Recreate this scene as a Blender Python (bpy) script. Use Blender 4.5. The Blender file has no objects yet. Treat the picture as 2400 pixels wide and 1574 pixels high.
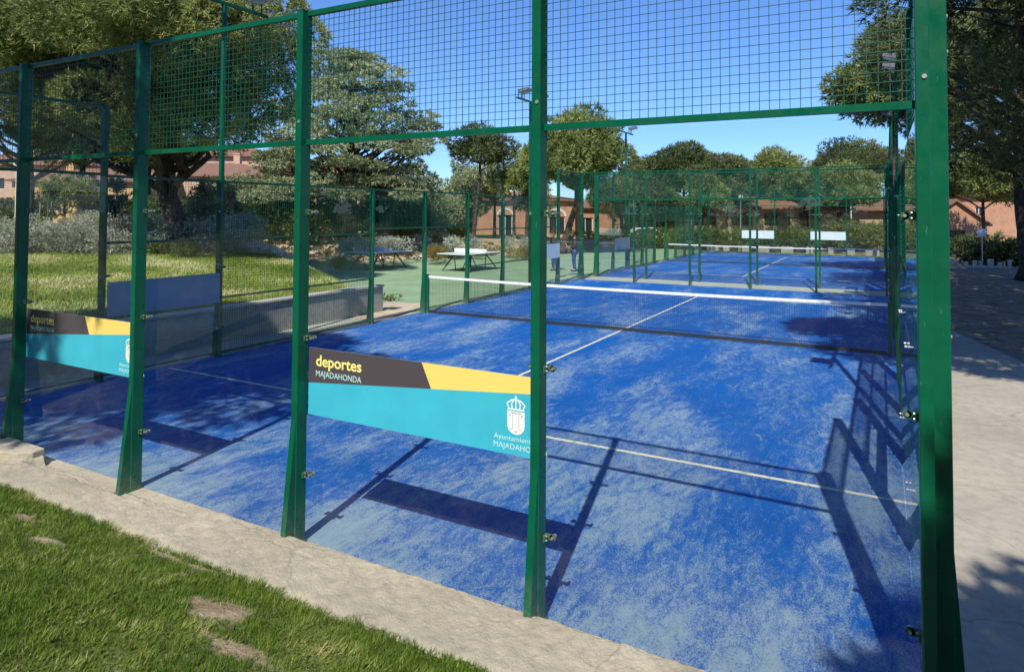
import bpy, bmesh, math, random
import numpy as np
from mathutils import Vector, Matrix, noise
C = bpy.context.scene
COL = C.collection
R = math.radians
# ------------------------------------------------------------------ camera
CAM = Vector((9.843, -3.842, 2.4725)); YAW, PITCH, ROLL = -0.5092, 0.0306, 0.0056
FPX, SX, SY = 1595.5, -24.345, -337.03          # focal length and principal point in 2400 px widths
fwd = Vector((math.sin(YAW)*math.cos(PITCH), math.cos(YAW)*math.cos(PITCH), math.sin(PITCH)))
rt = Vector((math.cos(YAW), -math.sin(YAW), 0)); up = rt.cross(fwd)
rt, up = rt*math.cos(ROLL)+up*math.sin(ROLL), up*math.cos(ROLL)-rt*math.sin(ROLL)
cd = bpy.data.cameras.new('camera'); cam = bpy.data.objects.new('camera', cd); COL.objects.link(cam)
m = Matrix((rt, up, -fwd)).transposed().to_4x4(); m.translation = CAM; cam.matrix_world = m
cd.sensor_width = 36; cd.lens = FPX/2400*36
cd.shift_x = -SX/2400; cd.shift_y = SY/2400
cd.clip_start = 0.05; cd.clip_end = 2000
C.camera = cam
# ------------------------------------------------------------------ light
SUNV = Vector((0.18, -0.857, 1.0)).normalized()
elev = math.asin(SUNV.z)
w = bpy.data.worlds.new('World'); C.world = w; w.use_nodes = True
nt = w.node_tree; bg = nt.nodes['Background']
sky = nt.nodes.new('ShaderNodeTexSky'); sky.sky_type = 'NISHITA'; sky.sun_disc = False
sky.sun_elevation = elev; sky.sun_rotation = math.atan2(SUNV.x, SUNV.y)
sky.air_density = 1.0; sky.dust_density = 0.05; sky.ozone_density = 2.5; sky.altitude = 600
hs = nt.nodes.new('ShaderNodeMix'); hs.data_type = 'RGBA'; hs.blend_type = 'MULTIPLY'; hs.inputs[0].default_value = 1; hs.inputs[7].default_value = (.52, .73, 1.09, 1)
nt.links.new(sky.outputs[0], hs.inputs[6]); nt.links.new(hs.outputs[2], bg.inputs[0]); bg.inputs[1].default_value = 0.13
sl = bpy.data.lights.new('sun', 'SUN'); sl.energy = 4.9; sl.angle = R(0.5); sl.color = (1, .94, .82)
so = bpy.data.objects.new('sun', sl); COL.objects.link(so)
so.rotation_euler = SUNV.to_track_quat('Z', 'Y').to_euler()
C.view_settings.view_transform = 'Standard'; C.view_settings.look = 'None'
C.view_settings.exposure = 0.35; C.view_settings.gamma = 1; C.view_settings.use_curve_mapping = False
C.render.engine = 'CYCLES'
C.cycles.max_bounces = 10; C.cycles.transparent_max_bounces = 40; C.cycles.glossy_bounces = 4

# ------------------------------------------------------------------ helpers
def at(px, D):
    """world x, y of the column seen at px (in 2380 px widths) at depth D"""
    u = (px*2400/2380-1200-SX)/FPX
    f2 = Vector((math.sin(YAW), math.cos(YAW))); r2 = Vector((math.cos(YAW), -math.sin(YAW)))
    p = Vector((CAM.x, CAM.y)) + f2*D + r2*D*u
    return p.x, p.y
def zat(row, D):
    return CAM.z + D*((787+SY-row*2400/2380)/FPX + 0.0306)
def tag(o, label=None, cat=None, group=None, kind=None):
    if label: o['label'] = label
    if cat: o['category'] = cat
    if group: o['group'] = group
    if kind: o['kind'] = kind
    return o
def empty(name, loc=(0, 0, 0), rz=0, **k):
    o = bpy.data.objects.new(name, None); COL.objects.link(o)
    o.location = loc; o.rotation_euler = (0, 0, rz); o.empty_display_size = .2
    return tag(o, **k)
def link(name, me, mats, parent=None):
    o = bpy.data.objects.new(name, me); COL.objects.link(o)
    for mm in (mats if isinstance(mats, (list, tuple)) else [mats]):
        if len(me.materials) < 8 and mm.name not in [x.name for x in me.materials if x]: me.materials.append(mm)
    if parent: o.parent = parent
    return o
class MB:
    def __init__(s): s.v = []; s.f = []; s.mi = []; s.cur = 0
    def add(s, vs, fs):
        b = len(s.v); s.v += [tuple(v) for v in vs]; s.f += [tuple(b+i for i in f) for f in fs]; s.mi += [s.cur]*len(fs); return s
    def box(s, x0, y0, z0, x1, y1, z1, skip=()):
        vs = [(x, y, z) for z in (z0, z1) for y in (y0, y1) for x in (x0, x1)]
        fs = [(0, 2, 3, 1), (4, 5, 7, 6), (0, 1, 5, 4), (2, 6, 7, 3), (0, 4, 6, 2), (1, 3, 7, 5)]
        return s.add(vs, fs)
    def bbox(s, x0, y0, z0, x1, y1, z1, b=.006):
        """box with the four vertical edges bevelled"""
        p = [(x0+b, y0), (x1-b, y0), (x1, y0+b), (x1, y1-b), (x1-b, y1), (x0+b, y1), (x0, y1-b), (x0, y0+b)]
        return s.prism(p, z0, z1)
    def prism(s, p, z0, z1):
        n = len(p); vs = [(x, y, z0) for x, y in p]+[(x, y, z1) for x, y in p]
        fs = [tuple(range(n))[::-1], tuple(range(n, 2*n))]+[(i, (i+1) % n, n+(i+1) % n, n+i) for i in range(n)]
        return s.add(vs, fs)
    def tube(s, pts, rad, n=8, cap=True):
        pts = [Vector(p) for p in pts]; k = len(pts)
        if not isinstance(rad, (list, tuple)): rad = [rad]*k
        vs = []
        for i, p in enumerate(pts):
            d = (pts[min(i+1, k-1)]-pts[max(i-1, 0)]).normalized()
            a = d.cross(Vector((0, 0, 1)) if abs(d.z) < .9 else Vector((1, 0, 0))).normalized(); b = d.cross(a)
            for j in range(n):
                t = 2*math.pi*j/n; vs.append(p+(a*math.cos(t)+b*math.sin(t))*rad[i])
        fs = [(i*n+j, i*n+(j+1) % n, (i+1)*n+(j+1) % n, (i+1)*n+j) for i in range(k-1) for j in range(n)]
        if cap: fs += [tuple(range(n))[::-1], tuple(range((k-1)*n, k*n))]
        return s.add(vs, fs)
    def mesh(s, name, smooth=False):
        me = bpy.data.meshes.new(name); me.from_pydata(s.v, [], s.f)
        if any(s.mi): me.polygons.foreach_set('material_index', s.mi)
        if smooth: me.polygons.foreach_set('use_smooth', [True]*len(me.polygons))
        me.update(); return me
    def build(s, name, mats, parent=None, smooth=False):
        return link(name, s.mesh(name, smooth), mats, parent)

# ------------------------------------------------------------------ materials
def mat(name, col=(.5, .5, .5), rough=.6, metal=0, spec=.5):
    mm = bpy.data.materials.new(name); mm.use_nodes = True
    b = mm.node_tree.nodes['Principled BSDF']
    b.inputs['Base Color'].default_value = (*col, 1); b.inputs['Roughness'].default_value = rough
    b.inputs['Metallic'].default_value = metal; b.inputs['Specular IOR Level'].default_value = spec
    return mm
class G:
    """small node-graph helper"""
    def __init__(s, mm): s.t = mm.node_tree; s.b = s.t.nodes['Principled BSDF']; s.co = s.n('ShaderNodeTexCoord').outputs['Object']
    def n(s, typ, **k):
        x = s.t.nodes.new(typ)
        for a, v in k.items(): setattr(x, a, v)
        return x
    def l(s, a, b): s.t.links.new(a, b)
    def mapp(s, scale=(1, 1, 1), rot=(0, 0, 0), loc=(0, 0, 0), co=None):
        x = s.n('ShaderNodeMapping'); x.inputs['Scale'].default_value = scale; x.inputs['Rotation'].default_value = rot
        x.inputs['Location'].default_value = loc
        s.l(co or s.co, x.inputs[0]); return x.outputs[0]
    def noise(s, scale, detail=4, rough=.6, co=None, dist=0):
        x = s.n('ShaderNodeTexNoise'); x.inputs['Scale'].default_value = scale; x.inputs['Detail'].default_value = detail
        x.inputs['Roughness'].default_value = rough; x.inputs['Distortion'].default_value = dist
        s.l(co or s.co, x.inputs['Vector']); return x.outputs['Fac']
    def ramp(s, fac, stops):
        x = s.n('ShaderNodeValToRGB'); cr = x.color_ramp
        while len(cr.elements) < len(stops): cr.elements.new(.5)
        for e, (p, c) in zip(cr.elements, stops):
            e.position = p; e.color = (*c, 1) if isinstance(c, (list, tuple)) else (c, c, c, 1)
        s.l(fac, x.inputs[0]); return x.outputs[0]
    def mix(s, fac, a, b, typ='MIX'):
        x = s.n('ShaderNodeMix', data_type='RGBA', blend_type=typ)
        for i, v in ((0, fac), (6, a), (7, b)):
            if isinstance(v, (int, float)): x.inputs[i].default_value = v
            elif isinstance(v, (tuple, list)): x.inputs[i].default_value = (*v, 1)
            else: s.l(v, x.inputs[i])
        return x.outputs[2]
    def math(s, op, a, b=0, clamp=False):
        x = s.n('ShaderNodeMath', operation=op, use_clamp=clamp)
        for i, v in ((0, a), (1, b)):
            if isinstance(v, (int, float)): x.inputs[i].default_value = v
            else: s.l(v, x.inputs[i])
        return x.outputs[0]
    def attr(s, name): return s.n('ShaderNodeAttribute', attribute_name=name).outputs['Fac']
    def color(s, c): s.l(c, s.b.inputs['Base Color'])
    def rough(s, c): s.l(c, s.b.inputs['Roughness'])
    def bump(s, h, dist=.01, strength=1):
        x = s.n('ShaderNodeBump'); x.inputs['Distance'].default_value = dist; x.inputs['Strength'].default_value = strength
        s.l(h, x.inputs['Height']); s.l(x.outputs[0], s.b.inputs['Normal'])
def noisy(name, c1, c2, scale=3, rough=.8, bump=0, bscale=40, lo=.35, hi=.65, detail=6, spec=.3):
    mm = mat(name, c1, rough, spec=spec); g = G(mm)
    g.color(g.ramp(g.noise(scale, detail), [(lo, c1), (hi, c2)]))
    if bump: g.bump(g.noise(bscale, 5), bump)
    return mm
M = {}
# painted steel
def paint(name, c, rough=.3):
    mm = mat(name, c, rough, spec=.35); g = G(mm)
    n1 = g.noise(3, 5); c2 = tuple(x*.72 for x in c)
    col = g.ramp(n1, [(.3, c2), (.65, c)])
    sc = g.noise(70, 2, co=g.mapp((1, 1, .25)))
    col = g.mix(g.ramp(sc, [(.69, 0.), (.75, .35)]), col, (.12, .17, .13))
    sz = g.n('ShaderNodeSeparateXYZ'); g.l(g.co, sz.inputs[0]); du = g.n('ShaderNodeMapRange'); du.inputs[1].default_value = 0; du.inputs[2].default_value = .35; du.inputs[3].default_value = .75; du.inputs[4].default_value = 0.
    g.l(sz.outputs['Z'], du.inputs[0]); col = g.mix(g.math('MULTIPLY', du.outputs[0], g.ramp(g.noise(14, 8, .75), [(.42, 0.), (.66, .8)])), col, (.20, .17, .13))
    g.color(col); g.rough(g.ramp(g.noise(9, 4), [(.3, rough-.08), (.7, rough+.15)])); return mm
M['green'] = paint('green_paint', (.001, .105, .052))
M['wire'] = mat('green_wire', (.006, .085, .055), .5)
M['steel'] = mat('steel_bolt', (.42, .44, .45), .45, .7)
M['black'] = mat('black_rubber', (.02, .02, .022), .6)
# glass
mm = bpy.data.materials.new('clear_glass'); mm.use_nodes = True; t = mm.node_tree
for x in list(t.nodes): t.nodes.remove(x)
out = t.nodes.new('ShaderNodeOutputMaterial'); tr = t.nodes.new('ShaderNodeBsdfTransparent'); gl = t.nodes.new('ShaderNodeBsdfGlossy')
tr.inputs[0].default_value = (.978, .988, .983, 1); gl.inputs['Roughness'].default_value = 0.0; gl.inputs[0].default_value = (.95, .97, .96, 1)
fr = t.nodes.new('ShaderNodeFresnel'); fr.inputs[0].default_value = 1.5
ge = t.nodes.new('ShaderNodeNewGeometry'); iv = t.nodes.new('ShaderNodeMath'); iv.operation = 'SUBTRACT'; iv.inputs[0].default_value = 1
t.links.new(ge.outputs['Backfacing'], iv.inputs[1]); mu = t.nodes.new('ShaderNodeMath'); mu.operation = 'MULTIPLY'
t.links.new(fr.outputs[0], mu.inputs[0]); t.links.new(iv.outputs[0], mu.inputs[1])
mx = t.nodes.new('ShaderNodeMixShader'); t.links.new(mu.outputs[0], mx.inputs[0]); t.links.new(tr.outputs[0], mx.inputs[1]); t.links.new(gl.outputs[0], mx.inputs[2])
# faint film of dust, thicker near the ground
df = t.nodes.new('ShaderNodeBsdfDiffuse'); df.inputs[0].default_value = (.6, .58, .52, 1)
tc = t.nodes.new('ShaderNodeTexCoord'); sp = t.nodes.new('ShaderNodeSeparateXYZ'); t.links.new(tc.outputs['Object'], sp.inputs[0])
mr = t.nodes.new('ShaderNodeMapRange'); mr.inputs[1].default_value = 0; mr.inputs[2].default_value = .9; mr.inputs[3].default_value = .035; mr.inputs[4].default_value = 0
t.links.new(sp.outputs['Z'], mr.inputs[0])
nz = t.nodes.new('ShaderNodeTexNoise'); nz.inputs['Scale'].default_value = 5; nz.inputs['Detail'].default_value = 8; t.links.new(tc.outputs['Object'], nz.inputs['Vector'])
m2 = t.nodes.new('ShaderNodeMath'); m2.operation = 'MULTIPLY'; t.links.new(mr.outputs[0], m2.inputs[0]); t.links.new(nz.outputs['Fac'], m2.inputs[1])
nz2 = t.nodes.new('ShaderNodeTexNoise'); nz2.inputs['Scale'].default_value = 2.6; nz2.inputs['Detail'].default_value = 9; nz2.inputs['Distortion'].default_value = 1.5; t.links.new(tc.outputs['Object'], nz2.inputs['Vector'])
sm = t.nodes.new('ShaderNodeMapRange'); sm.inputs[1].default_value = .56; sm.inputs[2].default_value = .72; sm.inputs[3].default_value = 0; sm.inputs[4].default_value = .02; t.links.new(nz2.outputs['Fac'], sm.inputs[0])
ma = t.nodes.new('ShaderNodeMath'); ma.operation = 'ADD'; t.links.new(m2.outputs[0], ma.inputs[0]); t.links.new(sm.outputs[0], ma.inputs[1]); m2 = ma
m3 = t.nodes.new('ShaderNodeMath'); m3.operation = 'MULTIPLY'; t.links.new(m2.outputs[0], m3.inputs[0]); t.links.new(iv.outputs[0], m3.inputs[1])
mx2 = t.nodes.new('ShaderNodeMixShader'); t.links.new(m3.outputs[0], mx2.inputs[0]); t.links.new(mx.outputs[0], mx2.inputs[1]); t.links.new(df.outputs[0], mx2.inputs[2])
t.links.new(mx2.outputs[0], out.inputs[0]); M['glass'] = mm
# blue turf with silica sand drifts
mm = mat('blue_turf', (.01, .1, .5), .85, spec=.15); g = G(mm); M['turf'] = mm
st = g.mapp((1.7, .55, 1), (0, 0, R(14)))
big = g.noise(.55, 3, .55, st, .4)
mid = g.noise(3.2, 9, .78, st, 1.2); gr2 = g.noise(60, 4, .8, g.mapp((1.3, .8, 1), (0, 0, R(14))))
fin = g.noise(11, 8, .8, g.mapp((1.5, .7, 1), (0, 0, R(8))), .8)
grn = g.noise(170, 3, .8)
sepy = g.n('ShaderNodeSeparateXYZ'); g.l(g.co, sepy.inputs[0])
edge = g.n('ShaderNodeMapRange'); edge.inputs[1].default_value = 0.0; edge.inputs[2].default_value = 5.0; edge.inputs[3].default_value = .03; edge.inputs[4].default_value = 0.
g.l(sepy.outputs['Y'], edge.inputs[0])
edge2 = g.n('ShaderNodeMapRange'); edge2.inputs[1].default_value = 0.0; edge2.inputs[2].default_value = .9; edge2.inputs[3].default_value = .08; edge2.inputs[4].default_value = 0.
g.l(sepy.outputs['Y'], edge2.inputs[0])
edge3 = g.n('ShaderNodeMapRange'); edge3.inputs[1].default_value = 8.0; edge3.inputs[2].default_value = 13; edge3.inputs[3].default_value = 0; edge3.inputs[4].default_value = -.04
g.l(sepy.outputs['Y'], edge3.inputs[0])
s_ = g.math('ADD', g.math('ADD', g.math('MULTIPLY', big, .50), g.math('MULTIPLY', mid, .50)), g.math('MULTIPLY', fin, .44))
s_ = g.math('ADD', g.math('ADD', s_, edge.outputs[0]), g.math('ADD', edge2.outputs[0], edge3.outputs[0]))
s_ = g.math('ADD', s_, g.math('ADD', g.math('MULTIPLY', g.math('SUBTRACT', grn, .5), .6), g.math('MULTIPLY', g.math('SUBTRACT', gr2, .5), .55)))
sand = g.ramp(s_, [(.72, 0.), (.765, .34), (.82, .74), (.92, 1.)])
base = g.mix(g.noise(1.2, 5), (.0003, .08, .34), (.0006, .135, .52))
base = g.mix(g.ramp(g.noise(260, 2, .7), [(.35, .6), (.55, 0.)]), base, (.001, .02, .14))
g.color(g.mix(sand, base, (.27, .375, .45)))
g.bump(g.math('ADD', g.math('MULTIPLY', fin, .6), g.math('MULTIPLY', grn, .4)), .018)
M['line'] = noisy('white_line', (.26, .33, .40), (.68, .63, .46), 14, lo=.33, hi=.50, detail=8)
# concretes, soils
def concrete(name, c1, c2, sc=1.5, b=.006, speck=True):
    mm = mat(name, c1, .9, spec=.2); g = G(mm)
    col = g.ramp(g.noise(sc, 8, .65), [(.32, c1), (.66, c2)])
    col = g.mix(g.ramp(g.noise(sc*9, 6, .7), [(.35, .5), (.55, 0.)]), col, tuple(x*.72 for x in c1))
    if speck:
        pt = g.noise(55, 3, .7); col = g.mix(g.ramp(pt, [(.3, .55), (.38, 0.)]), col, tuple(x*.5 for x in c1))
    vo = g.n('ShaderNodeTexVoronoi', feature='DISTANCE_TO_EDGE'); vo.inputs['Scale'].default_value = .55
    dn = g.n('ShaderNodeTexNoise'); dn.inputs['Scale'].default_value = 3; dn.inputs['Detail'].default_value = 6; g.l(g.co, dn.inputs['Vector'])
    g.l(g.mix(.22, g.co, dn.outputs['Color'], 'ADD'), vo.inputs['Vector'])
    col = g.mix(g.ramp(vo.outputs['Distance'], [(.0, .45), (.005, 0.)]), col, tuple(x*.45 for x in c1))
    col = g.mix(g.ramp(g.noise(.45, 4), [(.5, 0.), (.7, .22)]), col, tuple(x*.66 for x in c1))
    g.color(col); g.bump(g.math('ADD', g.noise(35, 8, .7), g.math('MULTIPLY', g.noise(150, 3, .7), .4)), b); return mm
M['kerb'] = concrete('rough_concrete', (.40, .355, .27), (.52, .47, .36), 1.3, .018)
M['path'] = concrete('path_concrete', (.33, .30, .25), (.41, .375, .31), .8, .003)
M['cement'] = concrete('smooth_cement', (.33, .34, .29), (.45, .46, .39), 1.1, .003)
M['wall'] = concrete('grey_wall_concrete', (.30, .295, .28), (.44, .43, .40), .9, .012)
M['coping'] = concrete('pale_coping', (.42, .40, .35), (.55, .52, .46), 2, .01)
M['floor'] = noisy('pale_green_floor', (.19, .285, .165), (.26, .37, .22), .8, .85, .004, 60)
M['soil'] = noisy('brown_soil', (.13, .10, .075), (.29, .24, .18), 2.5, .95, .03, 20)
M['mud'] = noisy('dry_mud', (.13, .105, .08), (.24, .2, .155), 6, .95, .03, 14)
M['sand'] = noisy('sandy_ground', (.42, .34, .24), (.55, .46, .34), 3, .95, .02, 30)
M['lawn'] = None
mm = mat('lawn_ground', (.08, .12, .02), .95, spec=.1); g = G(mm); M['lawn'] = mm
lc = g.mix(g.ramp(g.noise(.6, 6, .65), [(.42, 0.), (.62, 1.)]), (.13, .18, .035), (.38, .37, .16))
lc = g.mix(g.ramp(g.noise(9, 6, .7), [(.4, .6), (.6, 0.)]), lc, (.035, .06, .012))
bare = g.attr('bare')
rk = g.n('ShaderNodeTexVoronoi'); rk.inputs['Scale'].default_value = 2.2; g.l(g.co, rk.inputs['Vector'])
sc_ = g.mix(g.ramp(g.noise(3, 6, .7), [(.35, 0.), (.65, 1.)]), (.30, .21, .13), (.56, .45, .31))
lc = g.mix(bare, lc, sc_); g.color(lc); g.bump(g.noise(25, 6, .7), .05)
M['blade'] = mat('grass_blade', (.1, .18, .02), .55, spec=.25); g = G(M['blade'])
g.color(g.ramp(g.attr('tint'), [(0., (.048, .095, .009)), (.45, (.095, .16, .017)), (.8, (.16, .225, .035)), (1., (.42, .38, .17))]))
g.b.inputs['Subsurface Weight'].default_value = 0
M['blade2'] = mat('pale_grass_blade', (.2, .3, .05), .6, spec=.2); g = G(M['blade2'])  # paler, drier blade colours for the left lawn
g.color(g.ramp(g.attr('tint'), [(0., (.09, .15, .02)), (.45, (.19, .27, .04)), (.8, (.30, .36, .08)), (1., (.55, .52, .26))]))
def leafmat(name, dark, mid_, light, rough=.6, scale=.6):
    mm = mat(name, mid_, rough, spec=.25); g = G(mm)
    f = g.math('ADD', g.math('MULTIPLY', g.attr('tint'), .7), g.math('MULTIPLY', g.noise(scale, 4), .5))
    g.color(g.ramp(f, [(.2, dark), (.55, mid_), (.95, light)]))
    # thin leaves let some light through
    tl = g.n('ShaderNodeBsdfTranslucent'); g.l(g.b.inputs['Base Color'].links[0].from_socket, tl.inputs[0])
    ms = g.n('ShaderNodeMixShader'); ms.inputs[0].default_value = .3
    o = [x for x in g.t.nodes if x.type == 'OUTPUT_MATERIAL'][0]
    g.l(g.b.outputs[0], ms.inputs[1]); g.l(tl.outputs[0], ms.inputs[2]); g.l(ms.outputs[0], o.inputs[0]); return mm
M['pine'] = leafmat('pine_needles', (.06, .082, .025), (.24, .285, .085), (.54, .55, .20))
M['pinedark'] = leafmat('dark_pine_needles', (.035, .052, .02), (.12, .155, .055), (.33, .36, .16))
M['cedar'] = leafmat('silver_cedar_needles', (.09, .11, .05), (.30, .35, .185), (.62, .66, .40))
M['bush'] = leafmat('green_leaves', (.035, .06, .014), (.11, .16, .04), (.25, .30, .09))
M['yellow'] = leafmat('yellow_green_leaves', (.09, .12, .02), (.2, .22, .04), (.42, .38, .08))
M['lavender'] = leafmat('grey_green_foliage', (.18, .19, .14), (.46, .48, .38), (.72, .74, .62), scale=2)
M['silver'] = leafmat('pale_silver_leaves', (.22, .25, .2), (.45, .48, .4), (.75, .78, .68))
M['rust'] = leafmat('rusty_dry_plant', (.12, .08, .03), (.26, .19, .06), (.42, .33, .12))
M['bark'] = noisy('pine_bark', (.035, .026, .022), (.12, .085, .065), 5, .95, .06, 12)
M['palebark'] = noisy('pale_bark', (.22, .18, .14), (.42, .36, .29), 5, .9, .03, 14)
M['rock'] = noisy('tan_rock', (.30, .22, .15), (.62, .50, .36), 4, .9, .03, 12)

# ------------------------------------------------------------------ ground
def sheet(name, pts, z, m_, kind='structure', th=.15):
    b = MB(); b.prism(pts, z-th, z); o = b.build(name, m_); tag(o, kind=kind); return o
b = MB(); b.add([(-900, -900, -.16), (900, -900, -.16), (900, 900, -.16), (-900, 900, -.16)], [(0, 1, 2, 3)])
tag(b.build('ground', M['lawn']), kind='structure')
sheet('green_sports_floor', [(-26, 9.9), (-.1, 9.9), (-.1, 48), (-26, 48)], -.012, M['floor'])
sheet('concrete_strip', [(-1.3, -2), (-.1, -2), (-.1, 9.896), (-1.3, 9.896)], -.014, M['cement'])
sheet('concrete_gap', [(-.096, 20.06), (10.19, 20.06), (10.19, 21.54), (-.096, 21.54)], -.006, M['cement'])
sheet('path', [(10.2, -8), (17, -8), (13.05, 6), (11.9, 10.7), (10.7, 15.8), (10.2, 18)], -.01, M['path'])
sheet('soil_ground', [(10.205, 18.02), (10.71, 15.82), (11.91, 10.72), (13.06, 6.02), (17.02, -8), (60, -8), (60, 80), (10.205, 80)], -.05, M['soil'])
sheet('back_soil', [(-26, 48.01), (10.2, 48.01), (10.2, 90), (-26, 90)], -.05, M['soil'])
# drain line along the left of the court
b = MB(); b.box(-.47, -.5, -.013, -.40, 9.8, -.008); tag(b.build('drain_channel', M['black']), kind='structure')
for i, y0 in enumerate((0, 21.6)):
    b = MB(); b.box(-.09, y0, -.12, 10.19, y0+20.05, 0)
    o = b.build('court_turf', M['turf']); tag(o, kind='structure')
    b = MB()
    for y in (3.05, 16.95): b.box(0.0, y0+y-.025, .001, 10, y0+y+.025, .004)
    b.box(4.975, y0+2.85, .001, 5.025, y0+3.025, .004); b.box(4.975, y0+3.075, .001, 5.025, y0+16.925, .004); b.box(4.975, y0+16.975, .001, 5.025, y0+17.15, .004)
    tag(b.build('court_lines', M['line']), kind='structure')
# dark edging round the turf
b = MB()
for y0 in (0, 21.6): b.box(-.13, y0, -.1, -.092, y0+20, .02)
tag(b.build('court_edging', M['wall']), kind='structure')

def grid(name, x0, x1, y0, y1, nx, ny, zf, m_, bare=None, kind='structure'):
    xs = np.linspace(x0, x1, nx); ys = np.linspace(y0, y1, ny)
    vs = [(x, y, zf(x, y)) for y in ys for x in xs]
    fs = [(j*nx+i, j*nx+i+1, (j+1)*nx+i+1, (j+1)*nx+i) for j in range(ny-1) for i in range(nx-1)]
    me = bpy.data.meshes.new(name); me.from_pydata(vs, [], fs); me.polygons.foreach_set('use_smooth', [True]*len(fs))
    if bare:
        a = me.attributes.new('bare', 'FLOAT', 'POINT'); a.data.foreach_set('value', [bare(v[0], v[1]) for v in vs])
    o = link(name, me, m_); tag(o, kind=kind); return o
def ns(x, y, s=1, z=0): return noise.noise(Vector((x*s, y*s, z)))
def sst(a, b, x):
    t = max(0, min(1, (x-a)/(b-a))); return t*t*(3-2*t)
# near lawn rising towards the camera
MUD = [(6.5, -1.17, .24, .11), (7.0, -1.42, .24, .06), (4.2, -1.05, .10, .04), (4.8, -1.2, .12, .04), (5.6, -.80, .3, .03)]
def mudf(x, y):
    v = 0
    for a, b_, rx, ry in MUD:
        d = math.hypot((x-a)/rx, (y-b_)/ry)+.75*ns(x, y, 4.5)+.45*ns(x, y, 15); v = max(v, 1-sst(.6, 1.5, d))
    return v
def lawnz(x, y): return .075+.25*max(0, -.73-y)+.012*ns(x, y, 5)+.02*mudf(x, y)*(.4+ns(x, y, 14))
def kerbedge(x): return -.725+.07*ns(x, 0, 1.6)+.045*ns(x, 3, 7)
grid('lawn', -6, 12, -9, -.68, 361, 170, lawnz, M['lawn'], lambda x, y: min(1, mudf(x, y)*1.0))
# rough kerb slab between lawn and court
def kz(x, y):
    z = .098+.014*ns(x, y, 3)+.010*ns(x, y, 11)+.007*ns(x, y, 33)
    z -= .03*sst(-.66, -.76, y)
    rec = sst(2.70, 2.75, x)*(1-sst(4.85, 5.15, x))
    if y > -.36: z -= .098*rec*sst(-.36, -.31, y+.03*ns(x, 5, 3))
    if y > -.162: z = min(z, -.004)
    return z
xs = np.linspace(-3, 10.1, 656); ys = np.concatenate([np.linspace(-.82, -.40, 22), np.linspace(-.39, -.29, 10), np.linspace(-.28, -.172, 7), [-.165, -.160], np.linspace(-.13, -.004, 4)])
vs = [(x, (y if y < -.19 or y > -.15 else y+.006*ns(x, 0, 9)), kz(x, y)) for y in ys for x in xs]; nx = len(xs)
fs = [(j*nx+i, j*nx+i+1, (j+1)*nx+i+1, (j+1)*nx+i) for j in range(len(ys)-1) for i in range(nx-1)]
me = bpy.data.meshes.new('kerb'); me.from_pydata(vs, [], fs); me.polygons.foreach_set('use_smooth', [True]*len(fs)); tag(link('kerb', me, M['kerb']), kind='structure')
b = MB(); random.seed(4)
pts = [(-1.2, -.42), (2.4, -.41), (2.60, -.35), (2.70, -.26), (2.68, -.135), (-1.2, -.135)]
b.prism(pts, -.05, .155); o = b.build('kerb_slab', M['kerb']); tag(o, kind='structure')
bv = o.modifiers.new('bevel', 'BEVEL'); bv.width = .015; bv.segments = 3
# raised ground to the left and behind
CURVE = [(-1.2, 9.75), (-2.3, 11.1), (-3.6, 12.1), (-5.8, 13.5), (-9.9, 15.6), (-13.4, 17.0), (-17.2, 18.6), (-17.6, 20.4), (-14.6, 20.6), (-12, 22.0), (-10.9, 25.7), (-10, 28.4), (-8.3, 32.4), (-6, 36.5), (-4, 42), (-2.5, 47.9)]
def segd(px, py, a, b):
    ax, ay = a; bx, by = b; dx, dy = bx-ax, by-ay; t_ = max(0, min(1, ((px-ax)*dx+(py-ay)*dy)/(dx*dx+dy*dy)))
    return math.hypot(px-ax-t_*dx, py-ay-t_*dy)
POLY = CURVE+[(5, 47.9), (5, 9.75)]
def inside(x, y):
    c = False; n = len(POLY)
    for i in range(n):
        (x1, y1), (x2, y2) = POLY[i], POLY[(i+1) % n]
        if (y1 > y) != (y2 > y) and x < (x2-x1)*(y-y1)/(y2-y1)+x1: c = not c
    return c
def cdist(x, y):
    d = min(segd(x, y, CURVE[i], CURVE[i+1]) for i in range(len(CURVE)-1))
    return -d if inside(x, y) else d
def bankz(x, y):
    d = cdist(x, y)
    pl = .62+.45*sst(-2, -14, x)+.45*sst(-16, -40, x)
    if y > 20: pl = .25+.85*sst(0, 5, d)*(1-.55*sst(26, 40, y))
    return -.1+(pl+.1)*sst(-.25, 1.6 if y < 18 else 3.2, d)+.03*ns(x, y, .8)+.012*ns(x, y, 3)
def bankbare(x, y):
    d = cdist(x, y)
    v = 0
    if y > 16.3: v = (1-sst(4.5, 7.5, d+1.2*ns(x, y, .6)))
    v = max(v, sst(-10.5, -12.5, x)*(1-sst(-15.5, -18, x))*(sst(3, 6, y))*.8)
    return v
grid('bank', -75, -1.22, -12, 90, 310, 370, bankz, M['lawn'], bankbare)
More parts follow.
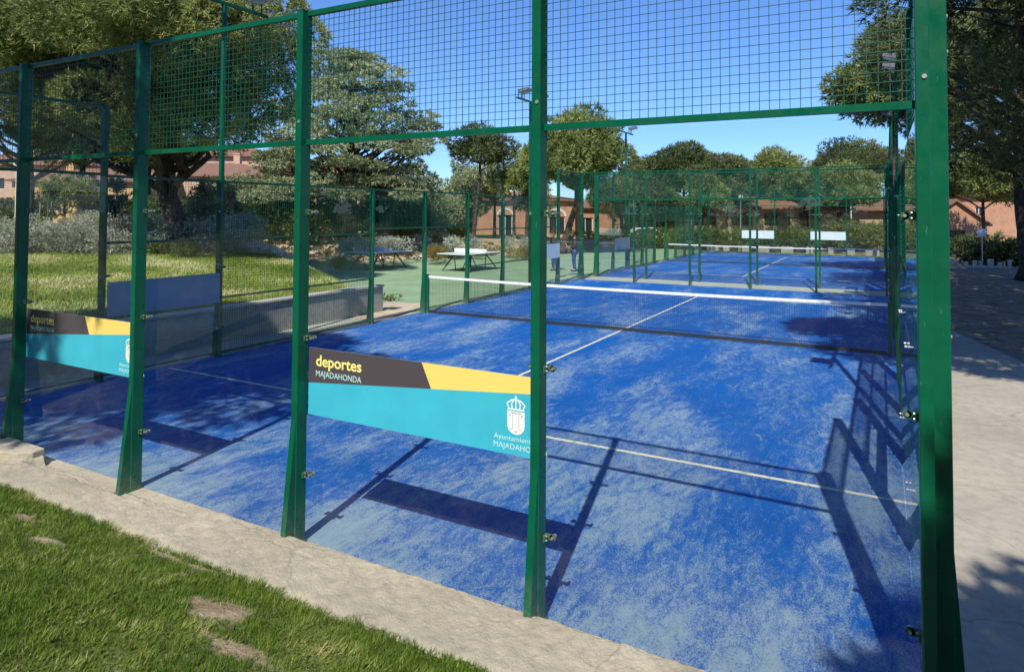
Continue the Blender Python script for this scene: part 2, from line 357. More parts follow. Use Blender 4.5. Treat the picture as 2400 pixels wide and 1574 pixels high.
# low retaining wall
b = MB(); b.box(-1.36, -14, -.1, -1.12, 9.72, .60); lw = empty('low_retaining_wall', (0, 0, 0), label='long low grey concrete retaining wall beside the blue court holding back the lawn', cat='wall')
o = b.build('wall', M['wall'], lw); bv = o.modifiers.new('b', 'BEVEL'); bv.width = .02; bv.segments = 2
b = MB(); b.box(-1.39, -14, .602, -1.09, 9.74, .655); o = b.build('coping', M['coping'], lw); bv = o.modifiers.new('b', 'BEVEL'); bv.width = .015; bv.segments = 2
b = MB(); random.seed(9)
vs = []; 
def rockmesh(name, r, seed, sq=(1, 1, .65)):
    bm = bmesh.new(); bmesh.ops.create_icosphere(bm, subdivisions=2, radius=r)
    for v in bm.verts:
        k = 1+.45*noise.noise(v.co/r*1.3+Vector((seed*7.3, 0, 0)))
        v.co = Vector((v.co.x*sq[0], v.co.y*sq[1], v.co.z*sq[2]))*k
    me = bpy.data.meshes.new(name); bm.to_mesh(me); bm.free(); return me

# ------------------------------------------------------------------ court fences
def wires(b, x0, x1, z0, z1, y, st=.05, t=.0017):
    n = int(round((x1-x0)/st)); k = int(round((z1-z0)/st))
    for i in range(1, n):
        x = x0+(x1-x0)*i/n; b.box(x-t, y-t, z0, x+t, y+t, z1)
    for j in range(1, k):
        z = z0+(z1-z0)*j/k; b.box(x0, y-3*t, z-t, x1, y-t, z+t)
PW, PD = .030, .12     # half width, depth of a post (outwards = local -y)
def postmesh(h, flare=.10):
    b = MB(); z1 = .012
    b.box(-PW-.008, -PD-flare-.008, 0, PW+.008, .0, z1)                      # foot plate
    b.bbox(-PW, -PD, z1, PW, -.012, h, .005)
    b.box(-PW-.002, -PD-.002, h, PW+.002, -.010, h+.006)
    t_ = .006                                                              # tapered gusset on the outside
    vs = [(-PW+t_, -PD-flare, z1), (PW-t_, -PD-flare, z1), (PW-t_, -PD+.004, z1), (-PW+t_, -PD+.004, z1), (-PW+t_, -PD+.002, .95), (PW-t_, -PD+.002, .95)]
    b.add(vs, [(0, 3, 2, 1), (0, 1, 5, 4), (1, 2, 5), (0, 4, 3), (3, 4, 5, 2)])
    return b.mesh('post')
POSTS = {}
def clampmesh(s):
    b = MB()
    if True:
        b.box(s*(PW+.0) if s > 0 else -PW-.045, -.016, -.018, PW+.045 if s > 0 else -PW, -.008, .018)
        b.tube([(s*(PW+.045), -.016, 0), (s*(PW+.045), -.008, 0)], .02, 10)
        b.box(s*(PW+.0) if s > 0 else -PW-.012, -.06, -.02, PW+.012 if s > 0 else -PW, -.012, .02)
        b.cur = 1; b.tube([(s*(PW+.045), -.034, 0), (s*(PW+.045), -.0155, 0)], .0085, 6)
        for zz in (-.013, .013): b.tube([(s*(PW+.012), -.04, zz), (s*(PW+.02), -.04, zz)], .006, 6)
        b.tube([(s*(PW+.045), .006, 0), (s*(PW+.045), .022, 0)], .012, 8)
        b.cur = 0
    return b.mesh('clamp')
CL = [clampmesh(-1), clampmesh(1)]
def boltmesh():
    b = MB(); b.tube([(0, 0, 0), (0, -.006, 0)], [.013, .010], 10); return b.mesh('bolt')
BO = boltmesh()
def add_post(root, x, h, clamps=True, bolts=(), skip=None, flare=.10):
    if (h, flare) not in POSTS: POSTS[h, flare] = postmesh(h, flare)
    p = link('post', POSTS[h, flare], M['green'], root); p.location = (x, 0, 0)
    if clamps:
        for z in (.5, 1.52, 2.47):
            if z < h:
                for q in [c_ for k_, c_ in enumerate(CL) if k_ != skip]: c = link('clamp', q, [M['green'], M['steel']], p); c.location = (0, 0, z)
    for z in bolts:
        c = link('bolt', BO, M['steel'], p); c.location = (.008, -PD-.001, z)
    return p
def rail(root, x0, x1, z, s=.019):
    b = MB(); b.box(x0+PW, -.064, z-s, x1-PW, -.064+2*s, z+s); return b.build('rail', M['green'], root)
def glasspanel(root, x0, x1, h):
    b = MB(); b.box(x0+.006, -.008, .02, x1-.006, .004, h-.03); return b.build('glass_panel', M['glass'], root)
def meshpanel(root, x0, x1, z0, z1):
    b = MB(); wires(b, x0+PW, x1-PW, z0, z1, -.045); return b.build('mesh_panel', M['wire'], root)
def backfence(loc, rz, label):
    r = empty('glass_end_fence', loc, rz, label=label, cat='fence', group='glass fences at the court ends')
    for i in range(6): add_post(r, 2*i if 0 < i < 5 else (.045 if i == 0 else 9.955+.06), 4, skip={0: 0, 5: 1}.get(i), bolts=(3.12, 3.9) if i in (0, 5) else (3.15,))
    for i in range(5):
        a, c = 2*i, 2*i+2
        if i == 0: a = .045
        if i == 4: c = 10.015
        glasspanel(r, 2*i, 2*i+2, 3); rail(r, a, c, 3); rail(r, a, c, 3.985); meshpanel(r, a, c, 3.02, 3.97)
    return r
def sidefence(loc, rz, label):
    r = empty('side_fence', loc, rz, label=label, cat='fence', group='glass and mesh fences along the court sides')
    for i in range(11):
        h = 4 if i in (0, 1, 9, 10) else 3
        x = 2*i if 0 < i < 10 else (.0 if i == 0 else 20.0)
        add_post(r, x, h, clamps=i in (0, 1, 2, 8, 9, 10), skip={0: 0, 10: 1}.get(i), flare=.06, bolts=(.55, 1.9, 3.25, 3.42) if i in (0, 10) else ())
    for i in range(10):
        a, c = 2*i, 2*i+2
        if i in (0, 9):
            glasspanel(r, a, c, 3); rail(r, a, c, 3); rail(r, a, c, 3.985); meshpanel(r, a, c, 3.02, 3.97)
        elif i in (1, 8):
            glasspanel(r, a, c, 2); rail(r, a, c, 2.0); rail(r, a, c, 2.98); meshpanel(r, a, c, 2.02, 2.96)
        elif i in (4, 5):
            rail(r, a, c, 2.1); rail(r, a, c, 2.98); meshpanel(r, a, c, 2.12, 2.96)
        else:
            for z in (.06, 1, 2, 2.98): rail(r, a, c, z, .014 if z < 2.5 else .019)
            meshpanel(r, a, c, .08, 2.96)
    return r
for y0, a, b_ in ((0, 'near court', 'first'), (21.6, 'far court', 'second')):
    near = y0 == 0
    backfence((0, y0, 0), 0, 'green posted glass fence along the kerb, closest to the viewer' if near else 'green posted glass fence at the near end of the far court, beyond the pale strip')
    backfence((10, y0+20, 0), math.pi, 'green posted glass fence at the far end of the near court, before the pale strip' if near else 'farthest glass fence carrying two white boards, behind the far net')
    sidefence((0, y0+20, 0), -math.pi/2, 'mesh and glass fence left of the %s beside the %s' % (a, 'low grey wall' if near else 'two standing people'))
    sidefence((10, y0, 0), math.pi/2, 'mesh and glass fence right of the %s, beside the %s' % (a, 'concrete path' if near else 'tree-shaded soil'))

# nets
M['cord'] = mat('black_cord', (.015, .015, .02), .7); M['tape'] = noisy('white_tape', (.7, .7, .68), (.82, .82, .8), 12)
def sag(x): return .92-.04*(1-((x-5)/5)**2)
def make_net():
    r = empty('tennis_net', (0, 10, 0))
    b = MB()
    for i in range(1, 235):
        x = .1+9.8*i/235; b.box(x-.0014, -.0014, .05, x+.0014, .0014, sag(x)-.02)
    for k in range(1, 20):
        p = [(.1+9.8*i/24, 0, .05+(sag(.1+9.8*i/24)-.07)*k/20) for i in range(25)]; b.tube(p, .0018, 4)
    b.build('net_mesh', M['cord'], r)
    b = MB()
    for i in range(24):
        xa, xb = .08+9.84*i/24, .08+9.84*(i+1)/24
        b.add([(x, y, sag(x)-d) for x in (xa, xb) for y in (-.012, .012) for d in (0, .055)], [(0, 1, 5, 4), (2, 6, 7, 3), (0, 4, 6, 2), (1, 3, 7, 5)])
    b.build('top_tape', M['tape'], r)
    b = MB(); b.box(.1, -.006, .02, 9.9, .006, .075); b.build('bottom_band', M['black'], r)
    for x in (.05, 9.95):
        b = MB(); b.bbox(x-.03, -.03, .0, x+.03, .03, .95, .006); b.build('net_post', M['green'], r)
    return r
def copytree(o, parent=None):
    c = o.copy(); COL.objects.link(c); c.parent = parent
    for ch in [x for x in bpy.data.objects if x.parent == o]: copytree(ch, c)
    return c
net = make_net(); tag(net, 'white taped black net stretched across the near blue court', 'net', 'court nets')
n2 = copytree(net); n2.location = (0, 31.6, 0); tag(n2, 'white taped net across the far blue court, in front of the white boards')

# light masts
def make_mast():
    r = empty('light_mast')
    b = MB(); b.box(-.1, -.1, 0, .1, .1, .012); b.bbox(-.035, -.035, .012, .035, .035, 6.1, .005); b.build('pole', M['green'], r)
    b = MB(); b.box(-.03, -.95, 6.1, .03, .95, 6.15); b.build('crossarm', M['green'], r)
    for y in (-.62, .62):
        b = MB(); b.box(-.02, y-.015, 6.15, .0, y+.015, 6.27)
        b.box(-.02, y-.21, 6.15, 0.0, y-.19, 6.40); b.box(-.02, y+.19, 6.15, 0.0, y+.21, 6.40); b.box(-.02, y-.21, 6.151, 0, y+.21, 6.165)
        f = b.build('bracket', M['green'], r)
        b = MB(); vs = [(-.03, y-.18, 6.30), (.30, y-.18, 6.38), (.28, y-.18, 6.46), (-.05, y-.18, 6.42)]
        vs += [(a, y+.18, c) for a, _, c in vs]
        b.add(vs, [(0, 1, 2, 3), (7, 6, 5, 4), (0, 4, 5, 1), (3, 2, 6, 7), (1, 5, 6, 2), (0, 3, 7, 4)]); fl = b.build('floodlight', M['lamphouse'], r)
        b = MB(); b.add([(0.0, y-.15, 6.303), (.27, y-.15, 6.368), (.27, y+.15, 6.368), (0.0, y+.15, 6.303)], [(0, 3, 2, 1)]); b.build('lens', M['lens'], fl)
    return r
M['lamphouse'] = mat('grey_lamp_housing', (.16, .18, .2), .4, .3); M['lens'] = mat('lamp_glass', (.5, .53, .56), .15)
mp = make_mast()
spots = [(-.19, 4.12, 0, 'tall green light mast beside the low grey wall, left of the near court'), (-.19, 16.03, 0, 'green light mast just above the thick green post in the centre'),
         (10.19, 4.12, math.pi, 'green light mast against the right glass wall, nearest to the viewer on that side'), (10.19, 16.03, math.pi, 'dark light mast on the right side beyond the near net'),
         (-.19, 25.6, 0, 'green light mast standing against the sky at the left side of the far court'), (10.19, 25.6, math.pi, 'light mast at the right side of the far court under the pines')]
for i, (x, y, rz, lb) in enumerate(spots):
    o = mp if i == 0 else copytree(mp); o.location = (x, y, -.01); o.rotation_euler[2] = rz; tag(o, lb, 'light mast', 'floodlight masts along the courts')

# ------------------------------------------------------------------ signs
M['sg_dark'] = mat('sign_charcoal', (.072, .062, .072), .4); M['sg_yel'] = mat('sign_yellow', (.82, .62, .16), .4)
M['sg_cyan'] = noisy('sign_cyan', (.045, .40, .55), (.052, .46, .61), 3, .35); M['sg_white'] = mat('sign_white', (.75, .8, .8), .5)
M['sg_pale'] = mat('sign_pale_text', (.45, .72, .74), .5); M['sg_ytext'] = mat('sign_yellow_text', (.9, .78, .25), .5)
M['board'] = noisy('board_back', (.20, .27, .36), (.25, .33, .42), 2, .35); M['whiteboard'] = noisy('white_board', (.62, .70, .72), (.7, .78, .8), 2, .5)
M['sg_grey'] = mat('sign_grey_line', (.33, .45, .47), .5)
def textmesh(s, size, width=None, bold=0.0, space=1.0):
    cu = bpy.data.curves.new('t', 'FONT'); cu.body = s; cu.size = size; cu.extrude = .0006; cu.offset = bold; cu.space_character = space; cu.resolution_u = 3
    ob = bpy.data.objects.new('t', cu); COL.objects.link(ob); bpy.context.view_layer.update()
    dg = bpy.context.evaluated_depsgraph_get(); me = bpy.data.meshes.new_from_object(ob.evaluated_get(dg))
    bpy.data.objects.remove(ob); xs_ = [v.co.x for v in me.vertices]
    if width:
        k = width/(max(xs_)-min(xs_))
        for v in me.vertices: v.co.x = (v.co.x-min(xs_))*k
    for v in me.vertices: v.co = Vector((v.co.x, -v.co.z, v.co.y))      # face local -y
    return me
def poly(pts, y, th=.001):
    """flat shape in the x-z plane, front at y-th"""
    b = MB(); n = len(pts)
    b.add([(x, y, z) for x, z in pts]+[(x, y-th, z) for x, z in pts],
          [tuple(range(n))[::-1], tuple(range(n, 2*n))]+[(i, (i+1) % n, n+(i+1) % n, n+i) for i in range(n)])
    return b
SW = 1.93
def make_sign():
    r = empty('banner_board')
    b = MB(); b.box(0, -.004, 0, SW, 0, .5); b.build('backing', M['board'], r)
    zl = lambda x: .235+.165*x/SW
    poly([(0, 0), (SW, 0), (SW, zl(SW)), (0, zl(0))], -.0045).build('cyan_field', M['sg_cyan'], r)
    poly([(0, zl(0)), (1.125, zl(1.125)), (1.045, .5), (0, .5)], -.0045).build('charcoal_field', M['sg_dark'], r)
    poly([(1.125, zl(1.125)), (SW, zl(SW)), (SW, .5), (1.045, .5)], -.0045).build('yellow_field', M['sg_yel'], r)
    def txt(nm, s, x, z, size, wd, m_, bold=0, sp=1):
        o = link(nm, textmesh(s, size, wd, bold, sp), m_, r); o.location = (x, -.0062, z)
    txt('lettering', 'deportes', .075, .370, .115, .44, M['sg_ytext'], .002)
    txt('lettering', 'MAJADAHONDA', .075, .292, .062, .44, M['sg_pale'])
    txt('lettering', 'Ayuntamiento de', 1.615, .088, .046, .36, M['sg_pale'])
    txt('lettering', 'MAJADAHONDA', 1.615, .035, .050, .38, M['sg_pale'])
    # coat of arms: crown over a shield with three towers
    cx = 1.775
    sh = [(-.062, .275)]+[(-.062, .19)]+[(-.062*math.cos(a), .185-.055*math.sin(a)) for a in np.linspace(0, math.pi, 12)[1:-1]]+[(.062, .19), (.062, .275)]
    e = poly([(cx+x, z) for x, z in sh], -.0058, .0004).build('crest', M['sg_white'], r)
    b = MB()
    def strip(p, w_):
        for (xa, za), (xb, zb) in zip(p, p[1:]):
            d = Vector((xb-xa, zb-za)).normalized(); n_ = Vector((-d.y, d.x))*w_
            b.add([(cx+xa+n_.x, -.0066, za+n_.y), (cx+xb+n_.x, -.0066, zb+n_.y), (cx+xb-n_.x, -.0066, zb-n_.y), (cx+xa-n_.x, -.0066, za-n_.y)], [(0, 1, 2, 3)])
    strip([(-.022, .27), (-.022, .17), (-.05, .15)], .0022); strip([(.022, .27), (.022, .17), (.05, .15)], .0022)
    strip([(-.035, .265), (.035, .265)], .003)
    for s in (-1, 1): strip([(s*.042, .255), (s*.042, .243)], .006)
    strip([(0, .262), (0, .25)], .003); strip([(-.008, .148), (.008, .148)], .006)
    b.build('crest_lines', M['sg_grey'], e)
    b = MB()
    def s2(p, w_):
        for (xa, za), (xb, zb) in zip(p, p[1:]):
            d = Vector((xb-xa, zb-za)).normalized(); n_ = Vector((-d.y, d.x))*w_
            b.add([(cx+xa+n_.x, -.0062, za+n_.y), (cx+xb+n_.x, -.0062, zb+n_.y), (cx+xb-n_.x, -.0062, zb-n_.y), (cx+xa-n_.x, -.0062, za-n_.y)], [(0, 1, 2, 3)])
    s2([(-.06, .287), (.06, .287)], .005)
    for k in (-1, -.5, 0, .5, 1): s2([(k*.05, .292), (k*.064, .318), (k*.03, .345)] if k else [(0, .292), (0, .372)], .0042)
    s2([(-.066, .318), (-.03, .343), (0, .35), (.03, .343), (.066, .318)], .004); s2([(-.01, .362), (.01, .362)], .003)
    b.build('crown', M['sg_white'], e)
    return r
sg = make_sign(); sg.location = (6.045, -.012, .95); tag(sg, 'charcoal, yellow and cyan banner in full sun between the two middle green posts', 'banner', 'banners on the near glass fence')
s2_ = copytree(sg); s2_.location = (2.045, -.012, .95); tag(s2_, 'charcoal, yellow and cyan banner dappled by tree shade beside the black post', 'banner')
def plain(loc, rz, m_, lb):
    r = empty('plain_board', loc, rz, label=lb, cat='board', group='plain boards on the court glass')
    b = MB(); b.box(.04, -.003, 0, 1.96, .003, .5); b.build('panel', m_, r)
    b = MB()
    for x in (.06, 1.94):
        for z in (.03, .47): b.tube([(x, -.008, z), (x, .008, z)], .008, 6)
    b.build('fixings', M['steel'], r)
plain((.01, 4, .93), -math.pi/2, M['board'], 'slate blue board on the left glass near the tall mast and the low wall')
plain((.01, 18, .93), -math.pi/2, M['whiteboard'], 'pale grey board hiding the legs of the left standing person')
plain((.01, 25.6, .93), -math.pi/2, M['board'], 'light blue board on the left glass of the far court right of the people')
plain((10.03, 2, .93), math.pi/2, M['board'], 'dark board on the right glass wall next to the nearest right mast')
plain((4, 41.585, .95), math.pi, M['whiteboard'], 'left one of the two white boards on the farthest glass fence')
plain((8, 41.585, .95), math.pi, M['whiteboard'], 'right one of the two white boards on the farthest glass fence')

# ------------------------------------------------------------------ foliage
def blades_mesh(name, P, D, L, W, tint, nb, seed, spread=1.0, quad=False):
    """P centres (n,3), D main direction (n,3), nb blades per centre; returns a mesh of thin triangles"""
    rg = np.random.default_rng(seed); n = len(P)
    Pn = np.repeat(P, nb, 0); Dn = np.repeat(D, nb, 0)+rg.normal(0, spread*.6, (n*nb, 3))
    Dn /= np.linalg.norm(Dn, axis=1)[:, None]+1e-9
    rv = rg.normal(0, 1, (n*nb, 3)); S_ = np.cross(Dn, rv); S_ /= np.linalg.norm(S_, axis=1)[:, None]+1e-9
    Ln = np.repeat(np.broadcast_to(L, n), nb)*rg.uniform(.6, 1.3, n*nb); Wn = np.repeat(np.broadcast_to(W, n), nb)*rg.uniform(.7, 1.3, n*nb)
    a = Pn-S_*Wn[:, None]*.5; b_ = Pn+S_*Wn[:, None]*.5; c = Pn+Dn*Ln[:, None]
    if quad:
        mid_ = Pn+Dn*Ln[:, None]*.5; a = Pn; c2 = c; l = mid_-S_*Wn[:, None]*.5; r_ = mid_+S_*Wn[:, None]*.5
        V = np.stack([a, l, c2, r_], 1).reshape(-1, 3); k = 4
    else: V = np.stack([a, b_, c], 1).reshape(-1, 3); k = 3
    N = n*nb; me = bpy.data.meshes.new(name); me.vertices.add(N*k); me.vertices.foreach_set('co', V.astype(np.float32).ravel())
    me.loops.add(N*k); me.loops.foreach_set('vertex_index', np.arange(N*k, dtype=np.int32))
    me.polygons.add(N); me.polygons.foreach_set('loop_start', np.arange(0, N*k, k, dtype=np.int32)); me.polygons.foreach_set('loop_total', np.full(N, k, np.int32))
    at_ = me.attributes.new('tint', 'FLOAT', 'FACE')
    tn = np.clip(np.repeat(tint, nb)+rg.normal(0, .1, N), 0, 1); at_.data.foreach_set('value', tn.astype(np.float32))
    me.update(); me.validate(); return me
def lobes_points(lobes, dens, seed, flat=1.0, inner=.55):
    """lobes: (x,y,z,rx,ry,rz)"""
    rg = np.random.default_rng(seed); P = []; D = []; T = []
    for (x, y, z, rx, ry, rz) in lobes:
        n = max(8, int(dens*(rx*ry+rx*rz+ry*rz)/3*4)); d = rg.normal(0, 1, (n, 3)); d /= np.linalg.norm(d, axis=1)[:, None]
        r_ = rg.uniform(inner, 1.0, n)**.6*(1+.16*np.sin(d[:, 0]*5+x)*np.cos(d[:, 1]*4+y))
        p = d*r_[:, None]*np.array([rx, ry, rz])+np.array([x, y, z])
        P.append(p); D.append(d*np.array([1, 1, .8])+np.array([0, 0, .25])); T.append(np.clip(rg.normal(.45, .16)+rg.normal(0, .1, n), 0, 1))
    return np.concatenate(P), np.concatenate(D), np.concatenate(T)
def limb(b, p0, p1, r0, r1, seed, k=6, wob=.12):
    rg = random.Random(seed); p0, p1 = Vector(p0), Vector(p1); L = (p1-p0).length
    pts = []; 
    for i in range(k+1):
        t_ = i/k; o = Vector((rg.uniform(-1, 1), rg.uniform(-1, 1), rg.uniform(-.5, .5)))*wob*L*.35*math.sin(math.pi*t_) if 0 < i < k else Vector((0, 0, 0))
        pts.append(p0.lerp(p1, t_)+o+Vector((0, 0, .08*L*math.sin(math.pi*t_)*0)))
    b.tube(pts, [r0+(r1-r0)*i/k for i in range(k+1)], 8)
    return pts
def tree(name, x, y, z0, trunk, lobes, label, foliage='pine', bark='bark', dens=60, L=.22, W=.05, nb=6, seed=1, cat='tree', group=None, r0=.3, limbs=True, tw=1.0):
    r = empty(name, (x, y, z0), 0, label=label, cat=cat, group=group)
    b = MB(); top = Vector(trunk[-1]); n = len(trunk)
    pts = [Vector(p) for p in trunk]
    # smooth trunk
    sp_ = []
    for i in range(n-1):
        for k in range(4): sp_.append(pts[i].lerp(pts[i+1], k/4)+Vector((.05*math.sin(i*3+k+seed), .05*math.cos(i*2+k*1.7), 0))*r0*1.0)
    sp_.append(pts[-1]); m_ = len(sp_)
    rad = [r0*(1.35 if i == 0 else 1)*(1-.62*i/(m_-1)) for i in range(m_)]
    b.tube(sp_, rad, 12); 
    if limbs:
        rg = random.Random(seed)
        for (lx, ly, lz, a, b__, c) in lobes:
            base = min(sp_[m_//3:], key=lambda q: (q-Vector((lx, ly, lz-abs(lx)*.5-abs(ly)*.5))).length)
            limb(b, base, (lx, ly, lz-c*.2), r0*.26*tw, r0*.05, rg.random(), 5, .25)
    b.build('trunk', M[bark], r, True)
    P, D, T = lobes_points(lobes, dens, seed)
    me = blades_mesh('crown', P, D, L, W, T, nb, seed)
    link('crown', me, M[foliage], r)
    return r
def domelobes(R_, zc, H, n, rl, seed, flat=.55, hollow=.35):
    """lobes filling a dome crown: radius R_, centre height zc, half height H"""
    rg = random.Random(seed); out_ = []
    for i in range(n):
        a = rg.uniform(0, 2*math.pi); rr = R_*math.sqrt(rg.uniform(0, 1)); k = math.sqrt(max(0, 1-(rr/R_)**2))
        zz = zc+H*k*rg.uniform(-.35, 1)-(.15*H*rr/R_)
        s = rl*rg.uniform(.65, 1.3)
        out_.append((rr*math.cos(a), rr*math.sin(a), zz, s, s*rg.uniform(.8, 1.2), s*flat*rg.uniform(.8, 1.3)))
    return out_
def pine(px, D, base, top, halfw, label, seed, n=26, fol='pine', crown_bottom=None, dens=58, L=.30, W=.065, lean=0, r0=.22, flat=.6, x=None, y=None, z0=None, group=None, name='pine_tree', nb=5, rl=None, cxoff=0, bark='bark'):
    if x is None: x, y = at(px, D)
    if z0 is None: z0 = 0
    H = zat(top, D)-z0; R_ = halfw*D/1582
    cb = (zat(crown_bottom, D)-z0) if crown_bottom else H*.5
    hh = (H-cb)/2*.86; zc = cb+hh*.95; rl = rl or max(.55, R_*.36); n = int(n*1.5)
    lo = domelobes(max(.3, R_-rl*.6), zc, max(.3, H-zc-rl*flat*.8), n, rl, seed, flat)
    rtv = Vector((math.cos(YAW), -math.sin(YAW)))
    lo = [(a+rtv.x*cxoff, b_+rtv.y*cxoff, c, d, e, f) for a, b_, c, d, e, f in lo]
    lx, ly = rtv.x*lean, rtv.y*lean
    tr_ = [(-lx, -ly, 0), (-lx*.5, -ly*.5, cb*.45), (0, 0, cb*.9), (rtv.x*cxoff, rtv.y*cxoff, zc)]
    return tree(name, x, y, z0, tr_, lo, label, fol, bark, dens, L, W, nb, seed, r0=r0, group=group)

# big pine whose trunk stands in the lavender hedge
rtv = Vector((math.cos(YAW), -math.sin(YAW))); x, y = at(405, 24); sq_ = lambda L_: [(a, b_*.62-2.3, c, d, e, f) for a, b_, c, d, e, f in L_]
lo = domelobes(5.0, 7.6, 4.6, 58, 1.25, 11, .62)+[(1.0, .2, 3.75, .9, .8, .7), (2.6, 0, 5.4, 1.3, 1.2, .8), (4.0, .8, 7, 1.3, 1.3, .9), (-3.5, -1, 5.2, 1.5, 1.5, .9), (-1.2, -2.0, 4.6, 1.0, 1, .7), (3.0, 1.5, 4.4, 1.4, 1.3, .8), (4.3, 1.2, 5.4, 1.3, 1.3, .9), (3.4, -.6, 6.3, 1.3, 1.2, .9), (2.0, 2.0, 5.2, 1.4, 1.4, .8), (.5, -1.5, 5.0, 1.4, 1.2, .8), (-2.4, .5, 5.0, 1.5, 1.4, .8), (4.9, 1.4, 6.8, 1.0, 1.0, .8), (2.4, -.8, 3.9, 1.0, .9, .55)]
tree('pine_tree', x, y, .95, [(.25, .15, 0), (.1, .05, 1.1), (-.25, -.1, 2.2), (-.3, -.15, 3.6), (.1, 0, 6.0), (.3, 0, 8.5)], sq_(lo)+[(rtv.x*a-.5*rtv.y*k, rtv.y*a-.8, z_, 1.15, 1.1, .85) for a, z_, k in ((3.0, 4.9, 0), (4.0, 5.4, 1), (3.4, 6.3, 0), (4.4, 6.8, 1), (3.2, 7.6, 0), (4.3, 8.2, 0), (2.4, 5.8, 1), (4.9, 7.5, 0), (2.2, 4.3, 0), (3.9, 9.2, 0), (2.6, 8.6, 1))], 'huge stone pine at upper left, dark leaning trunk standing in the lavender',
     'pine', dens=115, L=.22, W=.030, nb=9, seed=5, r0=.40, tw=1.4)
x, y = at(60, 31)
tree('pine_tree', x, y, 1.2, [(0, 0, 0), (.2, 0, 2.5), (.0, 0, 4.5), (0, 0, 8)], domelobes(5.4, 7.0, 5.0, 46, 1.5, 21, .65), 'broad yellow green pine at the upper left corner behind the black post', 'pine', 'palebark', dens=85, L=.26, W=.038, nb=8, seed=6, r0=.3)
# cedar with layered limbs
x, y = at(815, 36); rtv = Vector((math.cos(YAW), -math.sin(YAW)))
rg = random.Random(3); lo = []
tiers = [(9.9, .9), (9.3, 1.9), (8.4, 3.1), (7.5, 4.1), (6.7, 4.8), (5.9, 4.9), (5.1, 4.7), (4.3, 4.3), (3.5, 4.7), (2.9, 5.0)]
for z, rr in tiers:
    k = int(5+rr*2.6)
    for i in range(k):
        a = 2*math.pi*i/k+rg.uniform(-.3, .3); q = rr*rg.uniform(.45, 1.0)
        lo.append((q*math.cos(a), q*math.sin(a), z-.1*q+rg.uniform(-.15, .15), rg.uniform(.7, 1.15), rg.uniform(.7, 1.15), rg.uniform(.17, .28)))
for sx_, zz in ((-3.6, 3.7), (-4.6, 3.2), (-5.0, 2.5), (-4.2, 4.1), (1.8, 3.4), (2.9, 3.5), (3.8, 3.3)): lo.append((rtv.x*sx_, rtv.y*sx_, zz, 1.1, 1.0, .42))
tree('cedar_tree', x, y, .85, [(0, 0, 0), (0, 0, 2), (.1, 0, 4.5), (0, 0, 7.4), (0, 0, 10)], lo, 'tall silvery cedar with layered horizontal branches left of the centre', 'cedar', 'bark', dens=72, L=.2, W=.06, nb=6, seed=8, r0=.42, tw=.8)
# mid distance pines
pine(1115, 45, 545, 268, 75, 'slim pine with a thin leaning trunk, left of the thick central post', 31, n=16, crown_bottom=400, lean=.5, r0=.16, fol='pinedark')
pine(1195, 47, 545, 318, 58, 'small dark pine just left of the central post, behind the ping-pong tables', 32, n=14, crown_bottom=470, r0=.14, fol='pine')
pine(1340, 42, 555, 232, 124, 'large round pine with a slanting dark trunk right of the central post', 33, n=52, crown_bottom=455, lean=.9, r0=.26, fol='pine', dens=55, rl=1.0, flat=.75)
pine(1485, 62, 560, 345, 44, 'narrow pale grey green conifer beside the far mast', 34, n=10, crown_bottom=470, fol='cedar', r0=.12)
pine(1590, 58, 566, 328, 100, 'first umbrella pine of the far row, tallest crown right of the far mast', 35, n=26, crown_bottom=455, fol='pinedark')
pine(1695, 56, 566, 342, 78, 'second umbrella pine of the far row, pale forked branches below its crown', 36, n=20, crown_bottom=470, fol='pinedark', bark='palebark')
pine(1800, 60, 566, 332, 74, 'domed far pine standing out against the sky in the middle of the row', 37, n=22, crown_bottom=440, fol='pine')
pine(1870, 54, 566, 372, 72, 'lower dark green pine before the tiled house roof', 38, n=18, crown_bottom=480, fol='pinedark')
pine(1950, 52, 566, 362, 92, 'broad bright yellow green umbrella pine at the right end of the far row', 39, n=30, crown_bottom=490, fol='pine', r0=.24)
pine(1985, 64, 566, 326, 110, 'tall dark pine rising behind the bright umbrella pine', 40, n=26, crown_bottom=420, fol='pinedark')
pine(1445, 55, 566, 400, 75, 'shaded pine half hidden by the large round pine', 41, n=18, crown_bottom=500, fol='pinedark')
pine(1745, 66, 566, 362, 80, 'most distant low pine between the far crowns', 42, n=16, crown_bottom=480, fol='pinedark')
pine(2078, 27, 645, 42, 118, 'very tall pine behind the right glass wall, its crown high against the sky', 43, n=40, crown_bottom=300, fol='pine', dens=50, r0=.26, rl=.95, L=.26, W=.06, flat=.7)
pine(1075, 50, 545, 330, 55, 'dark rounded tree between the slim pine and the cedar', 44, n=16, crown_bottom=500, r0=.16, fol='cedar')
pine(1150, 52, 545, 360, 60, 'bushy pine behind the slim leaning trunk', 45, n=18, crown_bottom=480, r0=.16, fol='pine')
pine(1225, 44, 545, 340, 50, 'olive pine crown touching the left edge of the central post', 46, n=16, crown_bottom=470, r0=.16, fol='pine')
pine(1530, 54, 566, 400, 70, 'low green pine between the far mast and the umbrella pines', 47, n=18, crown_bottom=520, fol='pinedark')
pine(1640, 53, 566, 400, 60, 'low rounded pine before the second umbrella pine', 48, n=16, crown_bottom=500, fol='pine')
pine(1098, 47, 545, 420, 34, 'low olive tree in front of the brick house, left of its arched window', 58, n=12, crown_bottom=520, fol='cedar', r0=.12)
pine(1238, 49, 545, 400, 46, 'low pine hiding the right part of the brick house beside the central post', 59, n=14, crown_bottom=520, fol='pine', r0=.12)
pine(150, 40, 515, 395, 46, 'small olive tree before the ochre house next to the black post', 64, n=12, z0=1.35, crown_bottom=490, fol='pine', r0=.12)
